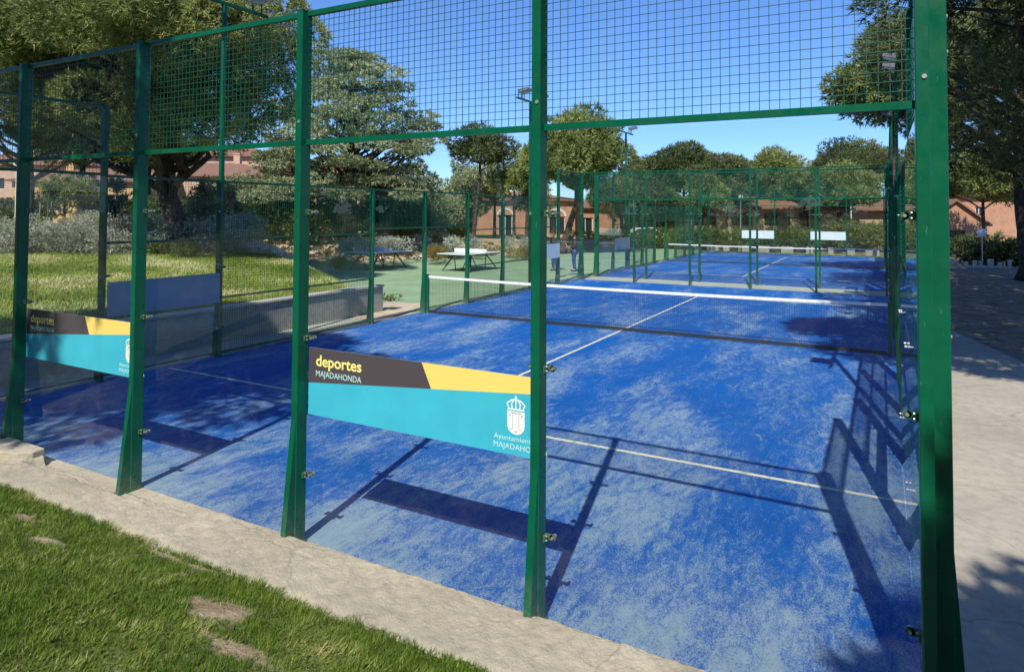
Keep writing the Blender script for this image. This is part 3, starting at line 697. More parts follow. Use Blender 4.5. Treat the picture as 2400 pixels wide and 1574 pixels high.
pine(205, 43, 515, 400, 30, 'slender tree before the dark window of the ochre house', 65, n=9, z0=1.35, crown_bottom=480, fol='cedar', r0=.1)
pine(1480, 60, 566, 375, 90, 'shaded far pine filling the gap behind the far mast', 49, n=18, crown_bottom=500, fol='pinedark')
pine(2285, 42, 600, 330, 110, 'bright yellow green pine crown above the brick house at the right', 54, n=26, crown_bottom=470, fol='pine', r0=.15)
pine(190, 44, 500, 230, 110, 'dark pine between the black post and the second post, over the ochre house', 55, n=26, z0=1.4, crown_bottom=400, fol='pinedark', r0=.3)
pine(345, 48, 500, 250, 90, 'dark pine behind the second green post, left of the big trunk', 56, n=24, z0=1.4, crown_bottom=430, fol='pinedark', r0=.25)
# trees on the right of the path (their crowns shade path and court)
rightp = [(14.95, 29.5, 7.0, 3.9, 'thick trunked dark pine at the right edge beside the white fence', 51, .55),
          (14.2, 20.5, 7.4, 3.9, 'dark pine hanging over the shaded path at the upper right', 52, .3),
          (14.2, 12.2, 7.8, 3.9, 'nearest dark pine over the path, grey twigs showing at the top right corner', 53, .3)]
for x, y, zc, R_, lb, sd, r0 in rightp:
    lo = domelobes(R_, zc, 3.4, 42, 1.15, sd, .7)+[(-.6, -.5, 4.6, 1.2, 1.2, .9), (-1.8, .5, 5.0, 1.2, 1.1, .9)]
    tree('pine_tree', x, y, -.05, [(.1, 0, 0), (0, 0, 2), (-.2, .1, 4.2), (0, 0, 7.5), (0, 0, 9.5)], lo, lb, 'pinedark', 'bark', dens=80, L=.24, W=.032, nb=8, seed=sd, r0=r0, group='dark pines right of the path', tw=1.3)
# shade trees behind the viewer
for x, y, zc, R_, sd, nn in ((13.4, 4.4, 9.0, 3.0, 61, 30), (13.9, -6.5, 7.4, 2.3, 62, 44), (1.5, -4.5, 7.6, 2.7, 63, 44)):
    tree('pine_tree', x, y, -.05 if sd != 63 else .9, [(0, 0, 0), (0, 0, 3), (-.2, 0, 6), (0, 0, 8.5)], domelobes(R_, zc, 2.0, nn, .95, sd, .6),
         {61: 'pine beside the path whose crown shades the right edge of the court', 62: 'pine behind the viewer on the right shading the lower path', 63: 'pine behind the viewer on the left shading the left corner of the court'}[sd], 'pine', dens=95, L=.28, W=.06, nb=6, seed=sd, r0=.22)

# dark wood added behind the viewer so the glass reflects less sky
rg = random.Random(8); lo = [(rg.uniform(-42, 42), rg.uniform(-22, -16), rg.uniform(1.5, 10), rg.uniform(1.6, 2.8), rg.uniform(1.4, 2.2), rg.uniform(1.2, 2.0)) for _ in range(190)]
P, D, T = lobes_points(lo, 12, 9); tag(link('reflected_wood', blades_mesh('reflected_wood', P, D, .7, .3, T*.4, 5, 9), M['pinedark']), kind='stuff')
# bushes
def bush(px, D, z0, wpx, hpx, label, fol='lavender', seed=1, dens=170, L=.1, W=.03, nb=5, name='bush', cat='bush', group=None, dm=.8, n=None):
    x, y = at(px, D); wm = wpx*D/1582/2; hm = hpx*D/1582
    r = empty(name, (x, y, z0), 0, label=label, cat=cat, group=group); rg = random.Random(seed)
    n = n or int(5+wm*3); lo = []
    for i in range(n):
        a = rg.uniform(-1, 1); s = rg.uniform(.35, .6)*hm
        u = a*max(0, wm-s*.6); v = rg.uniform(-1, 1)*min(wm, dm)
        lo.append((rtv.x*u-rtv.y*v, rtv.y*u+rtv.x*v, hm*rg.uniform(.3, .62), s*1.15, s*1.15, s*.85))
    P, Dd, T = lobes_points(lo, dens, seed, inner=.3)
    k = P[:, 2] > 0; link('foliage', blades_mesh('foliage', P[k], Dd[k], L, W, T[k], nb, seed), M[fol], r)
    b = MB()
    for q in lo[:6]: limb(b, (q[0]*.5, q[1]*.5, 0), (q[0], q[1], q[2]), .03, .008, seed+q[0], 4)
    b.build('stems', M['bark'], r)
    return r
gl_ = 'grey lavender clumps edging the lawn'
for i, (px, D, z0, wp, hp, lb) in enumerate([
    (20, 22.0, .95, 150, 72, 'grey green lavender clump at the left edge of the picture behind the lawn'), (125, 22.6, .95, 150, 78, 'grey lavender clump just right of the black post'),
    (215, 22.5, .95, 150, 82, 'grey lavender clump left of the thin side post'), (300, 22.8, .9, 130, 66, 'lavender clump seen between the thin post and the second green post'),
    (478, 24.5, .85, 130, 92, 'tall silvery lavender mass right of the pine trunk'), (548, 27, .9, 80, 92, 'silvery lavender clump beside the third green post base'),
    (60, 27, 1.1, 240, 70, 'second row lavender clump at far left'), (250, 29, 1.15, 260, 75, 'second row lavender clump left of the pine trunk'),
    (830, 31, .6, 95, 42, 'rounded grey bush above the left ping-pong table'), (905, 33, .6, 100, 36, 'low grey bush right of the thin left posts'),
    (1060, 36, .5, 130, 36, 'grey bush above the right ping-pong table'), (1190, 38, .45, 120, 36, 'grey bush between the right table and the central post'),
    (990, 42, .8, 120, 26, 'distant grey bush before the white building')]):
    bush(px, D, z0, wp, hp, lb, 'lavender', 100+i, group=gl_, name='lavender_bush')
bush(600, 25.5, .35, 44, 40, 'small round dark bush at the foot of the rocky bank', 'bush', 120, L=.08, W=.03, name='round_bush')
bush(368, 22.6, .95, 60, 42, 'dark low bush left of the big pine trunk', 'bush', 121); bush(432, 22.4, .9, 62, 44, 'dark low bush right of the big pine trunk', 'bush', 122)
for i, (px, D, z0, wp, hp, lb, f) in enumerate([
    (770, 38, 1.0, 150, 92, 'green shrub with yellow flowers left of the cedar trunk', 'yellow'), (650, 38, 1.2, 130, 120, 'leafy green shrub beneath the cedar, beside the third post', 'bush'),
    (560, 40, 1.3, 170, 130, 'grey green shrub mass left of the cedar', 'cedar'), (900, 42, 1.0, 150, 110, 'dark shrub right of the cedar trunk', 'bush'), (990, 46, .9, 130, 110, 'dark green shrub behind the thin left posts', 'cedar'),
    (1045, 48, .8, 60, 95, 'olive coloured shrub beside the white building', 'yellow')]):
    bush(px, D, z0, wp, hp, lb, f, 140+i, dens=70, L=.2, W=.07, nb=5, name='shrub', cat='shrub', dm=1.5)
for i, (px, D, z0, wp, hp, lb) in enumerate([(790, 28.0, .15, 40, 26, 'rusty dry tuft at the left end of the left ping-pong table'), (1010, 33, .2, 70, 30, 'rusty dry tuft between the two ping-pong tables'), (1215, 36, .1, 60, 26, 'rusty dry tuft left of the central post')]):
    bush(px, D, z0, wp, hp, lb, 'rust', 160+i, dens=150, L=.22, W=.02, name='dry_tuft', cat='plant', group='rusty dry tufts on the bank')
bush(912, 19.3, -.01, 48, 18, 'small weed clump on the sandy ground at the end of the low wall', 'bush', 170, dens=260, L=.08, W=.02, name='weed', cat='plant')
# back hedges
hd = [(60, 46, 1.4, 260, 70), (300, 46, 1.4, 260, 78), (520, 47, 1.4, 230, 50), (1540, 49, 0, 200, 46), (1700, 48, 0, 230, 48), (1850, 48, 0, 200, 50), (2000, 47, 0, 170, 66), (1400, 50, 0, 160, 40), (2255, 36, -.05, 130, 66), (2350, 35, -.05, 100, 70)]
hl = ['dark hedge beyond the upper lawn at far left', 'dark hedge behind the upper lawn left of the pine trunk', 'dark hedge behind the silvery lavender, right of the pine trunk', 'olive hedge behind the far court left of the white boards', 'olive hedge around the left white board', 'olive hedge around the right white board', 'dark hedge behind the far court at its right corner', 'olive hedge behind the two standing people', 'dark hedge beneath the brick house at the right', 'dark hedge beside the right edge trunk']
for i, ((px, D, z0, wp, hp), lb) in enumerate(zip(hd, hl)):
    bush(px, D, z0, wp, hp, lb, 'pinedark' if i in (0, 1, 2, 6, 8, 9) else 'bush', 180+i, dens=55, L=.22, W=.07, name='hedge', cat='hedge', group='hedges behind the courts', dm=1.2)

# staked young trees
def sapling(px, D, z0, h, label, seed, fol='silver'):
    x, y = at(px, D); r = empty('staked_sapling', (x, y, z0), 0, label=label, cat='young tree', group='staked young trees on the upper lawn')
    b = MB(); b.tube([(0, 0, 0), (.03, 0, h*.6), (0, .02, h*.95)], [.035, .025, .012], 7); b.build('trunk', M['palebark'], r, True)
    for a in (0, 2.1, 4.2):
        b = MB(); b.tube([(.4*math.cos(a), .4*math.sin(a), 0), (.35*math.cos(a), .35*math.sin(a), 1.55)], .03, 7); b.build('stake', M['palebark'], r)
    P, Dd, T = lobes_points(domelobes(.45, h*.72, .7, 8, .28, seed, 1.0), 160, seed, inner=.1)
    link('crown', blades_mesh('crown', P, Dd, .14, .05, T, 3, seed, quad=True), M[fol], r)
sapling(112, 38, 1.35, 3.0, 'young tree with pale stakes on the upper lawn next to the black post', 1, 'bush')
sapling(272, 36, 1.35, 3.3, 'white flowering young tree on stakes left of the second green post', 2, 'silver')
sapling(475, 38, 1.4, 3.0, 'sparse young tree on pale stakes right of the big pine trunk', 3, 'bush')
# far pole
for px, D, lb in ((37, 40, 'thin white flagpole on the upper lawn at the left edge'), (1722+0, 52, 'slim pale lamp pole behind the left white board'), (1978, 50, 'pale lamp pole near the right end of the far hedge')):
    x, y = at(px, D); r = empty('lamp_pole', (x, y, 1.3 if px < 100 else -.05), 0, label=lb, cat='pole')
    b = MB(); b.tube([(0, 0, 0), (0, 0, 3.6)], [.045, .035], 8); b.build('pole', M['whiteboard'], r)
    b = MB(); b.tube([(0, 0, 3.6), (0, 0, 3.7), (0, 0, 3.95), (0, 0, 4.0)], [.05, .16, .16, .03], 10); b.build('lantern', M['whiteboard'], r)
x, y = at(2281, 34); r = empty('road_sign', (x, y, -.05), 0, label='white octagonal sign on a thin pole before the brick house', cat='sign')
b = MB(); b.tube([(0, 0, 0), (0, 0, 1.6)], .025, 6); b.build('pole', M['steel'], r)
b = MB(); b.tube([(0, -.01, 1.68), (0, -.03, 1.68)], .22, 8); b.build('plate', M['whiteboard'], r)
# white picket fence behind the right hedge
x0, y0 = at(2205, 33.5); x1, y1 = at(2345, 33.0); r = empty('picket_fence', (x0, y0, -.05), math.atan2(y1-y0, x1-x0), label='low cream wall with gaps seen under the dark hedge at the right', cat='fence')
Lf = math.hypot(x1-x0, y1-y0); rg = random.Random(2); u = 0
b = MB()
while u < Lf: w_ = rg.uniform(.15, .5); w_ *= .5; b.box(u, 0, 0, u+w_, .12, rg.uniform(.2, .42)); u += w_+rg.uniform(.06, .3)
b.box(0, .02, 0, Lf, .1, .08)
b.build('pickets', noisy('cream_paint', (.36, .33, .27), (.5, .46, .38), 4), r)
# low pale wall behind far court
x0, y0 = at(1760, 49.5-2.6); x1, y1 = at(2050, 46); r = empty('low_pale_wall', (-.5, 44.3, -.05), 0, label='low pale wall pieces behind the farthest glass fence', cat='wall')
b = MB(); u = 0
while u < 10.8: w_ = rg.uniform(.2, .8); b.box(u, 0, 0, u+w_, .2, .34+.1*rg.random()); u += w_+rg.uniform(.3, .9)
b.build('wall', M['coping'], r)
# rocks on the bank
random.seed(12); rms = [rockmesh('rock%d' % i, .2, i+1) for i in range(6)]
cnt = 0; tries = 0
while cnt < 110 and tries < 6000:
    tries += 1; px = random.uniform(560, 1260); D = random.uniform(25, 40); x, y = at(px, D); d = cdist(x, y)
    if not (0.15 < d < 3.9) or y < 17.2: continue
    o = bpy.data.objects.new('rock', rms[cnt % 6]); COL.objects.link(o)
    if not rms[cnt % 6].materials: rms[cnt % 6].materials.append(M['rock'])
    s = random.uniform(.8, 2.6); o.location = (x, y, bankz(x, y)+.02*s); o.scale = (s*1.2, s, s*random.uniform(.7, 1)); o.rotation_euler = (0, 0, random.uniform(0, 6))
    tag(o, 'tan stone on the planted bank '+('left of the thick third post' if px < 690 else 'just right of the thick third post' if px < 800 else 'behind the left ping-pong table' if px < 960 else 'behind the right ping-pong table' if px < 1170 else 'just left of the thick central post'), 'rock', 'tan stones on the rocky bank '+('left' if px < 800 else 'right')); cnt += 1
cnt = 0; tries = 0
while cnt < 90 and tries < 9000:
    tries += 1; px = random.uniform(572, 845); D = random.uniform(24.5, 33); x, y = at(px, D); d = cdist(x, y)
    if not (0.1 < d < 4.2) or y < 13.5: continue
    o = bpy.data.objects.new('rock', rms[cnt % 6]); COL.objects.link(o); s = random.uniform(.9, 2.2)
    o.location = (x, y, bankz(x, y)+.03*s); o.scale = (s*1.3, s, s*.8); o.rotation_euler = (0, 0, random.uniform(0, 6))
    tag(o, 'pale tan stone piled on the steep bank '+('left of the thick third post' if px < 690 else 'just right of the thick third post'), 'rock', 'pale stones piled on the steep bank'); cnt += 1
# dry ground plants between the stones
P = []; tries = 0
while len(P) < 2600 and tries < 60000:
    tries += 1; px = random.uniform(540, 1260); D = random.uniform(25, 42); x, y = at(px, D); d = cdist(x, y)
    if d < .2 or d > 4.5 or y < 18.6 or ns(x, y, 1.1) < -.05: continue
    P.append((x, y, bankz(x, y)-.02))
P = np.array(P); me = blades_mesh('ground_cover', P, np.tile([0, 0, 1.], (len(P), 1)), .2, .05, np.random.default_rng(1).uniform(.2, .8, len(P)), 7, 77)
tag(link('ground_cover', me, M['rust']), kind='stuff')

# ------------------------------------------------------------------ grass
def vnoise(x, y, s): return np.array([noise.noise(Vector((a*s, b_*s, 0))) for a, b_ in zip(x, y)])
rgn = np.random.default_rng(5)
N = 120000; X = rgn.uniform(1.8, 9.2, N); Y = -.70-rgn.uniform(0, 1, N)**1.15*2.6
keep = (Y > -.77-(9.6-X)*.62-.2)
X, Y = X[keep], Y[keep]
mu = np.array([mudf(a, b_) for a, b_ in zip(X, Y)]); k = (rgn.uniform(0, 1, len(X)) > mu*.97) & (Y < np.array([kerbedge(a) for a in X])+.03); X, Y, mu = X[k], Y[k], mu[k]
Z = np.array([lawnz(a, b_) for a, b_ in zip(X, Y)])
vn = vnoise(X, Y, 2.2); v2 = vnoise(X, Y, 9)
dirs = np.stack([.35+vn*.9, .15+v2*.7, np.full(len(X), 1.)], 1)
me = blades_mesh('grass', np.stack([X, Y, Z-.004], 1), dirs, .044*(1+.6*v2)*(1-.45*mu), .005, np.clip(.44+vn*.6+.3*v2+.35*mu+rgn.normal(0, .17, len(X)), 0, 1), 2, 5, spread=.75)
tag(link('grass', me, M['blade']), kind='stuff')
# left lawn tufts
N = 52000; X = rgn.uniform(-15, -1.4, N); Y = rgn.uniform(-1, 16, N)
d = np.array([cdist(a, b_) for a, b_ in zip(X, Y)]); k = d > .15; X, Y = X[k], Y[k]; Z = np.array([bankz(a, b_) for a, b_ in zip(X, Y)]); vn = vnoise(X, Y, .5); v2 = vnoise(X, Y, 2)
me = blades_mesh('lawn_grass', np.stack([X, Y, Z-.01], 1), np.stack([v2*.4, vn*.4, np.ones(len(X))], 1), .09, .022, np.clip(.62+vn*.8+.35*v2, 0, 1), 4, 6, spread=.7)
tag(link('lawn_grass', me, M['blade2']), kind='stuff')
# fringe on the wall top and the slope end
X = -1.4-rgn.uniform(0, 1, 2500)**2*.5; Y = rgn.uniform(-1, 9.7, 2500); me = blades_mesh('grass_fringe', np.stack([X, Y, np.array([bankz(a, b_) for a, b_ in zip(X, Y)])], 1), np.tile([0.3, 0, 1.], (2500, 1)), .1, .014, np.full(2500, .7), 4, 7)
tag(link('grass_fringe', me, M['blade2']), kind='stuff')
# sandy patch at the wall end
sheet('sand_patch', [(-1.3, 9.0), (-.75, 8.2), (-.5, 9.5), (-.45, 10.8), (-1.0, 11.4), (-2.2, 11.2), (-1.5, 10.0)], -.004, M['sand'], th=.006)

# ------------------------------------------------------------------ ping-pong tables
M['ttop'] = noisy('table_top_grey', (.50, .56, .55), (.6, .66, .64), 2, .45); M['tleg'] = mat('dark_table_leg', (.04, .05, .05), .5); M['tnet'] = noisy('white_net_plate', (.75, .77, .77), (.85, .86, .86), 3)
def tt():
    r = empty('ping_pong_table')
    b = MB(); b.box(-1.37, -.76, .72, 1.37, .76, .76); o = b.build('table_top', M['ttop'], r); bv = o.modifiers.new('b', 'BEVEL'); bv.width = .01
    b = MB(); b.box(-1.3, -.7, .67, 1.3, .7, .718); b.build('frame', M['tleg'], r)
    b = MB(); b.box(-.01, -.86, .765, .01, .86, .925); b.build('net', M['tnet'], r)
    for sx_ in (-1, 1):
        for sy in (-1, 1):
            b = MB(); b.tube([(sx_*.55, sy*.45, .68), (sx_*1.05, sy*.72, 0)], .03, 7); b.tube([(sx_*.55, sy*.45, .68), (sx_*.25, sy*.60, 0)], .022, 7); b.build('leg', M['tleg'], r)
    return r
t1 = tt(); x, y = at(882, 30.2); t1.location = (x, y, -.012); t1.rotation_euler[2] = -YAW*0+R(84); tag(t1, 'grey ping-pong table with white net plate, left one in the pine shade', 'ping-pong table', 'outdoor ping-pong tables')
t2 = copytree(t1); x, y = at(1094, 29.6); t2.location = (x, y, -.012); t2.rotation_euler[2] = R(86); tag(t2, 'grey ping-pong table with white net plate, right one in full sun')

# ------------------------------------------------------------------ houses
M['pink'] = noisy('pink_render', (.48, .30, .21), (.60, .40, .29), 1.5); M['ochre'] = noisy('ochre_render', (.50, .31, .14), (.62, .41, .21), 1.2)
M['tan'] = noisy('tan_render', (.40, .29, .18), (.52, .39, .25), 1.2); M['cream'] = noisy('cream_render', (.6, .55, .45), (.7, .66, .56), 1.5)
def brickmat():
    mm = mat('red_brick', (.4, .15, .08), .9); g = G(mm); bt = g.n('ShaderNodeTexBrick'); bt.inputs['Scale'].default_value = 6
    bt.inputs['Color1'].default_value = (.30, .10, .05, 1); bt.inputs['Color2'].default_value = (.42, .17, .085, 1); bt.inputs['Mortar'].default_value = (.38, .3, .23, 1); bt.inputs['Mortar Size'].default_value = .03
    g.l(g.mapp((1, 1, 1), (R(90), 0, 0)), bt.inputs['Vector']); c = g.mix(g.ramp(g.noise(1.6, 8, .78), [(.42, 0.), (.58, .75)]), bt.outputs[0], (.46, .27, .17)); g.color(c); return mm
M['brick'] = brickmat()
def tilemat(name, a, b_):
    mm = mat(name, a, .9); g = G(mm); wv = g.n('ShaderNodeTexWave'); wv.inputs['Scale'].default_value = 2.2; wv.inputs['Distortion'].default_value = .3; g.l(g.co, wv.inputs['Vector'])
    g.color(g.mix(g.noise(2, 6), g.mix(wv.outputs['Fac'], a, b_), tuple(x*.7 for x in a))); g.bump(wv.outputs['Fac'], .06); return mm
M['tile'] = tilemat('terracotta_tiles', (.30, .15, .10), (.45, .25, .17))
M['pane'] = mat('dark_window_glass', (.02, .025, .03), .1); M['frame'] = mat('white_frame', (.6, .6, .57), .5); M['dkframe'] = mat('brown_frame', (.06, .04, .03), .6)
def house(px, D, z0, w_, dp, h, rh, label, wall='pink', wins=(), rot=0, arch=False, roof='tile', over=.4, gable=False, frame='frame', chim=None, storeys_band=False):
    """front faces local -y; wins: (x, z, w, h)"""
    x, y = at(px, D); r = empty('house', (x, y, z0), R(rot), label=label, cat='house')
    # front wall with real openings, built as vertical strips
    b = MB(); t_ = .3; xs_ = sorted(set([-w_/2, w_/2]+[q for a, z, ww, hh in wins for q in (a-ww/2, a+ww/2)]))
    for xa, xb in zip(xs_, xs_[1:]):
        mid_ = (xa+xb)/2; hol = sorted([(z, z+hh) for a, z, ww, hh in wins if a-ww/2 < mid_ < a+ww/2]); z_ = 0
        for h0, h1 in hol: b.box(xa, 0, z_, xb, t_, h0); z_ = h1
        b.box(xa, 0, z_, xb, t_, h)
    b.box(-w_/2, t_, 0, -w_/2+.3, dp, h); b.box(w_/2-.3, t_, 0, w_/2, dp, h); b.box(-w_/2+.3, dp-.3, 0, w_/2-.3, dp, h)
    if gable:
        b.add([(-w_/2, 0, h), (w_/2, 0, h), (0, 0, h+rh), (-w_/2, dp, h), (w_/2, dp, h), (0, dp, h+rh)], [(0, 1, 2), (5, 4, 3), (0, 3, 4, 1)])
    b.build('wall', M[wall], r)
    b = MB(); o_ = over; tk = .14
    if gable:
        for s in (-1, 1):
            xa = s*(w_/2+o_); za = h-o_*rh/(w_/2)
            vs = [(0, -o_, h+rh+.01), (xa, -o_, za+.01), (xa, dp+o_, za+.01), (0, dp+o_, h+rh+.01)]; vs += [(a, c, d+tk) for a, c, d in vs]
            b.add(vs, [(0, 1, 2, 3), (7, 6, 5, 4), (0, 4, 5, 1), (1, 5, 6, 2), (2, 6, 7, 3), (3, 7, 4, 0)])
    else:
        A = [(-w_/2-o_, -o_), (w_/2+o_, -o_), (w_/2+o_, dp+o_), (-w_/2-o_, dp+o_)]; i_ = min(dp/2, w_/2)*.95
        vs = [(a, c, h+.01) for a, c in A]+[(a, c, h+.01+tk) for a, c in A]+[(-w_/2+i_, dp/2, h+rh), (w_/2-i_, dp/2, h+rh)]
        b.add(vs, [(3, 2, 1, 0), (0, 1, 5, 4), (1, 2, 6, 5), (2, 3, 7, 6), (3, 0, 4, 7), (4, 5, 9, 8), (6, 7, 8, 9), (5, 6, 9), (7, 4, 8)])
    rf = b.build('roof', M[roof], r)
    if chim:
        b = MB(); b.box(chim-.3, dp/2-.3, h+rh*.3, chim+.3, dp/2+.3, h+rh+.8); b.box(chim-.36, dp/2-.36, h+rh+.8, chim+.36, dp/2+.36, h+rh+.9); b.build('chimney', M[wall], rf)
    for a, z, ww, hh in wins:
        b = MB(); f = .06
        b.box(a-ww/2, .1, z, a-ww/2+f, .18, z+hh); b.box(a+ww/2-f, .1, z, a+ww/2, .18, z+hh); b.box(a-ww/2+f, .1, z, a+ww/2-f, .18, z+f); b.box(a-ww/2+f, .1, z+hh-f, a+ww/2-f, .18, z+hh)
        b.box(a-.025, .11, z+f, a+.025, .17, z+hh-f)
        wn = b.build('window', M[frame], r)
        b = MB(); b.box(a-ww/2+.02, .185, z+.02, a+ww/2-.02, .2, z+hh-.02); b.build('pane', M['pane'], wn)
        if arch:
            b = MB(); pts = [(a+(ww/2+.12)*math.cos(q), z+hh+(ww/2)*math.sin(q)) for q in np.linspace(0, math.pi, 10)]
            vs = [(p[0], -.04, p[1]) for p in pts]+[(a+(p[0]-a)*.8, -.04, z+hh+(p[1]-z-hh)*.75) for p in pts]; n_ = 10
            b.add(vs, [(i, i+1, n_+i+1, n_+i) for i in range(9)]); b.build('arch_trim', M['frame'], wn)
    return r
ya = 29.17
house(430, 62, 1.4, 15, 9, 4.2, 1.6, 'pink two storey house with terracotta roof right of the second green post', 'pink', [(-4, .8, 1.4, 1.4), (0, .8, 2, 1.6), (4.2, .8, 1.4, 1.4), (-2, 2.9, 1.2, .9), (3, 2.8, 3.4, 1.0)], rot=ya, chim=3)
house(485, 72, 1.6, 12, 9, 6.6, 1.6, 'upper pink house block rising behind the terracotta roof', 'pink', [(-3, 4.6, 1.3, 1.2), (1.5, 4.5, 3, 1.3), (-1, 1, 1.2, 1.3)], rot=ya-6, chim=-2)
house(190, 56, 1.4, 11, 8, 3.4, 1.4, 'ochre house with a dark window between the black post and the second post', 'ochre', [(2.6, 1.4, 2.2, 1.0), (-2.4, 1.0, 1.5, 1.3)], rot=ya+4, chim=-3)
house(20, 60, 1.4, 12, 8, 5.0, 1.5, 'pink house with white windows at the left edge', 'pink', [(-1, 2.9, 1.2, 1.0), (2.0, 2.9, 1.2, 1.0), (0.5, .8, 1.4, 1.4), (4, .8, 1.2, 1.3)], rot=ya)
house(760, 66, 1.2, 12, 8, 5.0, 1.8, 'terracotta roofed house glimpsed through the cedar branches', 'pink', [(-3, 2.6, 1.2, 1.2), (2, 2.6, 1.2, 1.2), (0, .5, 1.2, 1.3)], rot=ya)
house(1180, 58, .2, 11.5, 8, 3.3, .9, 'red brick house with a white arched window left of the central post', 'brick', [(-3.4, .2, 1.3, 2.0), (-.2, .2, 1.2, 1.9), (2.0, 1.6, .8, .9), (4.2, .3, 1.4, 1.7)], rot=ya, arch=True)
house(1022, 56, .5, 2.6, 4, 1.5, .25, 'small white building with a brown window left of the slim pine', 'cream', [(0, .5, .9, .6)], rot=ya, frame='dkframe', over=.1)
house(1345, 60, 0, 8, 7, 2.9, .8, 'orange brick house front behind the two standing people', 'brick', [(-2.4, .4, 1.2, 1.5), (.6, .3, 1.3, 1.8)], rot=ya)
house(1470, 62, 0, 9, 7, 2.3, .9, 'low cream house with a pillared porch left of the far hedge', 'cream', [(-2.4, .6, 1.6, 1.2), (2.2, .5, 2.2, 1.4)], rot=ya, frame='dkframe')
house(1790, 58, 0, 15, 9, 2.9, 2.2, 'long tan house with tiled roof and a dark window band behind the far court', 'tan', [(-5.6, 1.5, 2.0, 1.1), (-2.6, 1.5, 2.2, 1.1), (.6, 1.5, 2.2, 1.1), (3.6, 1.4, 2.2, 1.2), (6.2, .4, 1.1, 2.1)], rot=ya, frame='dkframe', over=.7)
house(2035, 56, 0, 9, 8, 2.8, 1.5, 'tiled tan house at the right end of the far row behind the tall pine', 'tan', [(-2.4, .8, 1.8, 1.3), (1.6, .8, 2.0, 1.3)], rot=ya, frame='dkframe', over=.6)
house(2222, 47, -.05, 3.6, 7, 2.0, 1.5, 'red brick gabled annex seen low through the gap right of the corner post', 'brick', [(0, .3, 1.0, 1.2)], rot=ya-20, gable=True, frame='dkframe', over=.25)
house(2290, 52, -.05, 7.0, 8, 4.0, 1.6, 'tall red brick house behind the gabled annex at the right', 'brick', [(-.4, 2.2, .5, 1.0), (2.4, 1.0, .9, 1.3)], rot=ya-20, frame='frame')

# parked car
M['carpaint'] = mat('white_car_paint', (.7, .72, .72), .25); M['tyre'] = mat('tyre_rubber', (.02, .02, .02), .8)
def car(px, D, z0, rz, label):
    x, y = at(px, D); r = empty('parked_car', (x, y, z0), rz, label=label, cat='car', group=None)
    prof = [(-2.05, .35), (-2.1, .7), (-1.95, .95), (-1.3, 1.02), (-.75, 1.42), (.55, 1.46), (1.25, 1.05), (1.95, .9), (2.1, .65), (2.08, .35)]
    b = MB(); n = len(prof)
    vs = []
    for k, yy in enumerate((-.82, -.7, .7, .82)):
        for px_, pz in prof: vs.append((px_, yy*(1 if pz < 1.1 else .82), pz-(.03 if k in (0, 3) else 0)))
    fs = [(k*n+i, k*n+(i+1) % n, (k+1)*n+(i+1) % n, (k+1)*n+i) for k in range(3) for i in range(n)]+[tuple(range(n))[::-1], tuple(range(3*n, 4*n))]
    b.add(vs, fs); b.build('body', M['carpaint'], r)
    for s in (-1, 1):
        yy = s*.70
        b = MB(); p = [(-1.05, 1.04), (-.68, 1.36), (.5, 1.39), (1.0, 1.07)]; q = [(a, yy*(1 if c < 1.1 else .97)+s*.008+s*.115*(1 if c < 1.1 else 0), c) for a, c in p]; b.add(q+[(a, y_-s*.01, c) for a, y_, c in q], [(0, 1, 2, 3), (7, 6, 5, 4)]); b.build('side_window', M['pane'], r)
    for wx in (-1.3, 1.3):
        for s in (-1, 1):
            b = MB(); b.tube([(wx, s*.66, .32), (wx, s*.85, .32)], .32, 18); wh = b.build('wheel', M['tyre'], r)
            b = MB(); b.tube([(wx, s*.851, .32), (wx, s*.86, .32)], .2, 14); b.build('rim', M['steel'], wh)
    return r
car(1498, 53, -.05, R(29), 'white car parked right of the two people, behind the far court')

# ------------------------------------------------------------------ people
def skinmesh(name, joints, edges, sub=2):
    me = bpy.data.meshes.new('sk'); me.from_pydata([j[0] for j in joints], edges, [])
    ob = bpy.data.objects.new('sk', me); COL.objects.link(ob); md = ob.modifiers.new('s', 'SKIN'); md.use_smooth_shade = True
    for v, j in zip(me.skin_vertices[0].data, joints):
        r_ = j[1]; v.radius = r_ if isinstance(r_, tuple) else (r_, r_)
    me.skin_vertices[0].data[0].use_root = True
    ob.modifiers.new('u', 'SUBSURF').levels = sub; ob.modifiers['u'].render_levels = sub
    bpy.context.view_layer.update(); dg = bpy.context.evaluated_depsgraph_get(); o2 = bpy.data.meshes.new_from_object(ob.evaluated_get(dg)); o2.name = name
    bpy.data.objects.remove(ob); o2.materials.clear(); return o2
M['skin'] = mat('skin', (.45, .26, .18), .55); M['jacket'] = noisy('dark_jacket', (.02, .021, .03), (.04, .042, .055), 8); M['jeans'] = noisy('blue_jeans', (.02, .045, .13), (.05, .09, .2), 9)
M['hair'] = mat('dark_hair', (.02, .014, .01), .6); M['hair2'] = mat('brown_hair', (.07, .035, .02), .6); M['shoe'] = mat('dark_shoe', (.03, .03, .035), .6); M['phone'] = mat('white_phone', (.8, .8, .8), .4)
